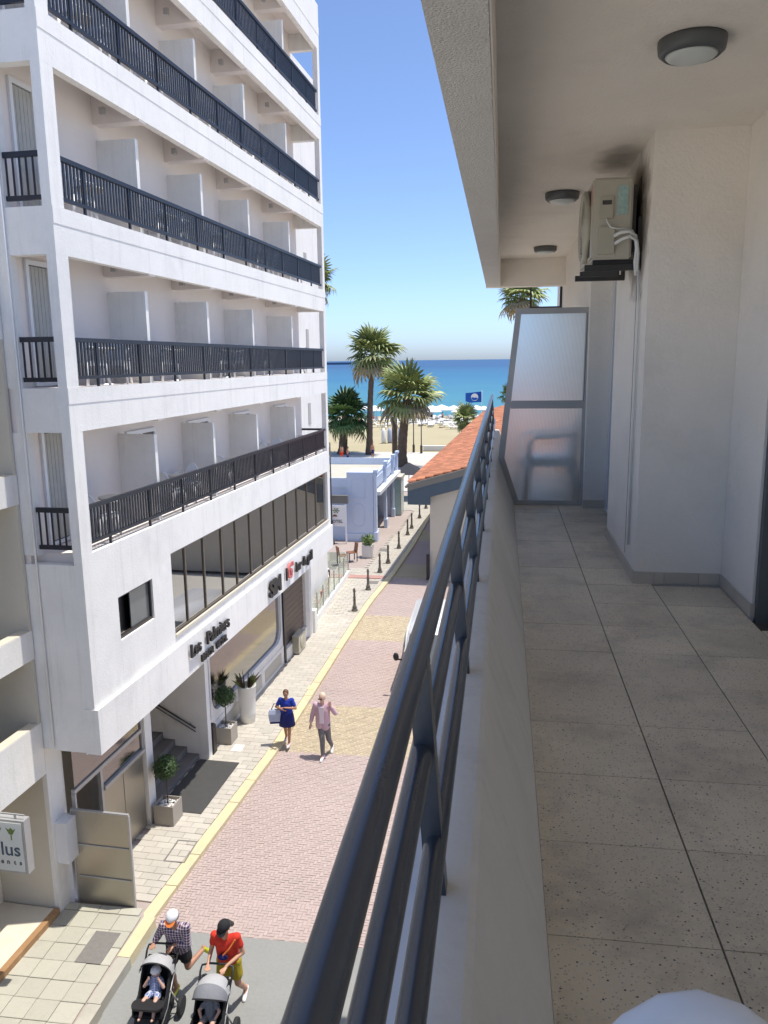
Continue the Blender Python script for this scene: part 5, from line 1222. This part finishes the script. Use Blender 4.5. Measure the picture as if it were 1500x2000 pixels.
P.add('sunglasses', MB().box(-.062, .062, -.108, -.095, .0, .026, P.M).mesh('sunglasses'), 'sign_black')
# --- man jogging behind the left stroller
s = 1.0
P = Person('jogger in a plaid shirt and white-and-orange cap pushing the left stroller', (-5.06, 10.62, 0),
  dict(pel=V(.09, 0, .93), che=V(.11, -.15, 1.25), sh=(V(-.06, -.2, 1.36), V(.31, -.2, 1.36)), nk=V(.13, -.22, 1.42), hd=V(.14, -.28, 1.57), el=(V(-.18, -.18, 1.13), V(.33, -.22, 1.08)), wr=(V(-.22, -.24, 1.06), V(.11, -.26, 1.07)), hand=(V(.0, -1, -.2), V(-.3, -1, -.2)), hp=(V(-.02, 0, .88), V(.15, 0, .88)), kn=(V(-.01, -.14, .47), V(.22, -.02, .50)), an=(V(.0, -.02, .09), V(.36, .34, .56)), toe=(V(-.01, -.18, .03), V(.42, .42, .42))), s, V(-.1, -1, -.55), 'skin_tan')
P.hair('hair_brown', capped=True); P.capp('cloth_white', 'cloth_orange'); P.cloth('shirt', torso(P.J, s, .022, 1.55, .10), 'cloth_plaid'); P.cloth('shorts', legs(P.J, s, .022, .55), 'cloth_black'); P.shoes('shoe_yellow')
# --- woman in red behind the right stroller
P = Person('woman in a red t-shirt and black cap pushing the right stroller', (-4.05, 10.40, 0),
  dict(pel=V(-.02, 0, .94), che=V(-.01, -.09, 1.25), sh=(V(-.18, -.12, 1.39), V(.17, -.12, 1.39)), nk=V(-.01, -.13, 1.43), hd=V(.0, -.17, 1.575), el=(V(-.26, -.08, 1.12), V(.25, -.1, 1.12)), wr=(V(-.23, -.32, 1.04), V(.06, -.34, 1.05)), hand=(V(.1, -1, -.2), V(-.2, -1, -.2)), hp=(V(-.11, 0, .88), V(.07, 0, .88)), kn=(V(-.10, -.14, .47), V(.10, .02, .46)), an=(V(-.09, -.05, .08), V(.12, .30, .12)), toe=(V(-.1, -.22, .03), V(.13, .17, .03))), .98, V(-.2, -1, -.6), 'skin')
P.hair('hair_dark', .20, .05, True); P.capp('cloth_black', 'cloth_black'); P.cloth('tshirt', torso(P.J, .98, .018, .5, .04), 'cloth_red'); P.cloth('shorts', legs(P.J, .98, .02, .6), 'cloth_yellow'); P.shoes('cloth_white')
P.add('waist_pouch', MB().ell((-.03, -.22, 1.10), .08, .04, .05, 12, 8).mesh('waist_pouch', smooth=True), 'cloth_navy'); P.add('strap', MB().tube([(.17, -.19, 1.40), (.08, -.235, 1.26), (-.02, -.235, 1.14)], .014, 6).mesh('strap'), 'cloth_orange')
# --- strollers
def stroller(loc, hood_m, hood_m2, th1, label, tray):
    t = Thing('stroller', label, 'stroller', loc, rz=R(3), group='two strollers on the road')
    t.part('handlebar', MB().tube([(-.22, -.42, .64), (-.25, -.06, .98), (-.24, 0, 1.03), (-.12, .02, 1.05), (.12, .02, 1.05), (.24, 0, 1.03), (.25, -.06, .98), (.22, -.42, .64)], .016, 8), 'black_plastic', smooth=True)
    for sx in (-1, 1):
        t.part('frame_tube', MB().tube([(sx*.24, -.18, .86), (sx*.22, -.55, .42), (sx*.15, -.82, .12)], .014, 8), 'alu', smooth=True); t.part('rear_strut', MB().tube([(sx*.23, -.42, .62), (sx*.27, -.20, .15)], .014, 8), 'alu', smooth=True)
        for (x, y, rr, w_) in ((sx*.30, -.20, .15, .03), (sx*.16, -.84, .11, .028)):
            wh = t.part('wheel', MB().lathe([(rr*.8, -w_), (rr*.95, -w_), (rr, -w_*.5), (rr, w_*.5), (rr*.95, w_), (rr*.8, w_)], (0, 0, 0), 24, M=Matrix.Translation((x, y, rr)) @ Matrix.Rotation(R(90), 4, 'Y')), 'rubber', smooth=True)
            hub = MB().lathe([(.02, -w_*.8), (rr*.3, -w_*.6), (rr*.3, w_*.6), (.02, w_*.8)], (0, 0, 0), 12, M=Matrix.Translation((x, y, rr)) @ Matrix.Rotation(R(90), 4, 'Y'))
            for a in range(0, 360, 60): hub.box(-.01, .01, -rr*.85, rr*.85, -.01, .01, M=Matrix.Translation((x, y, rr)) @ Matrix.Rotation(R(a), 4, 'X'))
            t.part('rim', hub, 'black_plastic', parent=wh)
    t.part('axle', MB().tube([(-.29, -.20, .15), (.29, -.20, .15)], .012, 6), 'alu'); 
    sh_ = MB()
    for sx in (-1, 1): sh_.prism([(-.12, .92), (-.30, .95), (-.55, .62), (-.78, .55), (-.80, .45), (-.42, .42), (-.30, .50)], 'x', sx*.215-.012, sx*.215+.012)
    sh_.prism([(-.10, .95), (-.13, .96), (-.36, .50), (-.80, .48), (-.80, .44), (-.33, .44)], 'x', -.203, .203); t.part('seat_shell', sh_, 'cloth_black')
    t.part('footrest', MB().prism([(-.78, .44), (-.82, .46), (-.93, .22), (-.89, .20)], 'x', -.18, .18), 'cloth_black'); t.part('basket', MB().box(-.2, .2, -.65, -.22, .18, .34), 'cloth_black')
    def shell(t0, t1, grow, n=10):
        mb = MB(); m_ = 12
        for i in range(n+1):
            th = R(t0+(t1-t0)*i/n)
            for j in range(m_+1):
                ph = R(-82+164*j/m_); mb.v.append(((.255+grow)*math.sin(ph), -.34+(.36+grow)*math.cos(ph)**.6*math.cos(th), .72+(.36+grow)*math.cos(ph)**.6*math.sin(th)))
        for i in range(n):
            for j in range(m_): mb.f.append((i*(m_+1)+j, i*(m_+1)+j+1, (i+1)*(m_+1)+j+1, (i+1)*(m_+1)+j))
        return mb
    h_ = t.part('hood', shell(5, th1-35, 0), hood_m, smooth=True); t.part('hood_front', shell(th1-35, th1, .006), hood_m2, smooth=True, parent=h_); t.part('hood_rim', shell(th1-2, th1+2, .014, 3), 'cloth_black', smooth=True, parent=h_)
    if tray: t.part('tray', MB().prism(rrect(-.24, .24, -.84, -.64, .09), 'z', .60, .635), 'black_plastic')
    else: t.part('bumper_bar', MB().tube([(-.22, -.5, .62), (-.2, -.78, .66), (.2, -.78, .66), (.22, -.5, .62)], .016, 8), 'black_plastic', smooth=True)
    return t
stroller((-5.12, 10.38, 0), 'cloth_lightgrey', 'cloth_lightgrey', 105, 'black stroller with a light grey hood and front tray, on the left', True)
stroller((-4.13, 10.08, 0), 'cloth_lightgrey', 'cloth_grey', 135, 'stroller with a dark grey two-tone hood, on the right', False)
def baby(loc, cloth, cap_m, label, armsup):
    t = Thing('person', label, 'person', loc, rz=R(3)); mb = MB()
    mb.ell((0, -.36, .86), .065, .07, .075, 14, 10); mb.cap((0, -.37, .78), (0, -.40, .60), .07, .08); mb.cap((0, -.37, .80), (0, -.36, .84), .03, .03); mb.ell((0, -.43, .85), .012, .014, .012, 8, 6)
    for sx in (-1, 1):
        e = (sx*.15, -.47, .70); h = (sx*.075, -.46, .83) if armsup else (sx*.10, -.55, .62)
        mb.cap((sx*.08, -.38, .75), e, .03, .026); mb.cap(e, h, .026, .02); mb.ell(h, .022, .022, .026, 8, 6)
        for q in (-.012, 0, .012): mb.cap(h, (h[0]+q, h[1]-.01, h[2]+(.04 if armsup else -.02)), .007, .006, 5)
        k_ = (sx*.09, -.66, .62); a_ = (sx*.10, -.80, .46); mb.cap((sx*.05, -.43, .56), k_, .045, .036); mb.cap(k_, a_, .036, .026); mb.cap(a_, (a_[0], a_[1]-.06, a_[2]+.01), .024, .02)
    link('body', remesh(mb, .009, 2), t.o, m='skin_fair')
    cl = MB().cap((0, -.375, .77), (0, -.41, .58), .084, .098)
    for sx in (-1, 1): cl.cap((sx*.08, -.38, .75), (sx*.12, -.43, .72), .042, .038); cl.cap((sx*.05, -.43, .57), (sx*.075, -.56, .60), .058, .052)
    link('romper', remesh(cl, .012, 2), t.o, m=cloth)
    if cap_m: link('sun_hat', MB().lathe([(.085, 0), (.078, .03), (.06, .06), (.025, .078)], (0, -.355, .875), 16).mesh('sun_hat', smooth=True), t.o, m=cap_m)
    else: link('hair', MB().lathe([(.07, 0), (.068, .03), (.05, .06), (.02, .073)], (0, -.35, .87), 16).mesh('hair', smooth=True), t.o, m='hair_brown')
baby((-5.12, 10.38, 0), 'cloth_babyblue', 'cloth_white', 'baby in a white sun hat sitting in the left stroller', True)
baby((-4.13, 10.08, -.02), 'cloth_grey', None, 'child with bare legs lying back in the right stroller', False)
# small beach goers among the sunbeds (far away, a few pixels tall)
bj = dict(STAND); bb_, _M = body(bj, 1.0, V(0, -1, 0)); bmeshes = []
far_me = remesh(bb_, .03, 2); far_me.materials.append(MATS['skin_tan'])
tr_ = remesh(legs(bj, 1.0, .02, .5), .03, 2); hair_me = MB().ell((0, .02, 1.62), .09, .1, .1, 10, 8).mesh('hair', smooth=True); hair_me.materials.append(MATS['hair_dark'])
trm = {}
for m in ('cloth_navy', 'cloth_red', 'cloth_black', 'cloth_white', 'cloth_orange'):
    c = tr_.copy(); c.materials.clear(); c.materials.append(MATS[m]); trm[m] = c
far = [(-4.6, 133), (-5.6, 134), (-9.6, 131), (-13.5, 127), (-16, 133), (-18.2, 128), (-21, 131), (-11.8, 136), (-14.8, 141), (-23, 128)]
for i, (x, y) in enumerate(far):
    t = Thing('person', 'distant bather in swimwear standing among the white umbrellas', 'person', (x, y, sandz(y)), rz=prn.uniform(0, 6.28), group='distant bathers on the beach')
    link('body', far_me, t.o); link('swimwear', list(trm.values())[i % 5], t.o); link('hair', hair_me, t.o)
for i, (x, y, m) in enumerate(((-14.9, 76.5, 'cloth_navy'), (-15.8, 78, 'cloth_red'), (-16.6, 75.5, 'cloth_white'), (-17.3, 77, 'cloth_orange'), (-13.0, 80, 'cloth_navy'))):
    t = Thing('person', ['walker in navy trunks on the promenade beside the short dark palm', 'walker in red trunks on the promenade behind the blue roof', 'walker in white trunks on the promenade nearest the hotel edge', 'walker in orange trunks on the promenade under the short palm', 'walker in navy trunks right beside the tallest palm trunk'][i], 'person', (x, y, .09), rz=prn.uniform(0, 6.28))
    link('body', far_me, t.o); link('swimwear', trm[m], t.o); link('hair', hair_me, t.o)
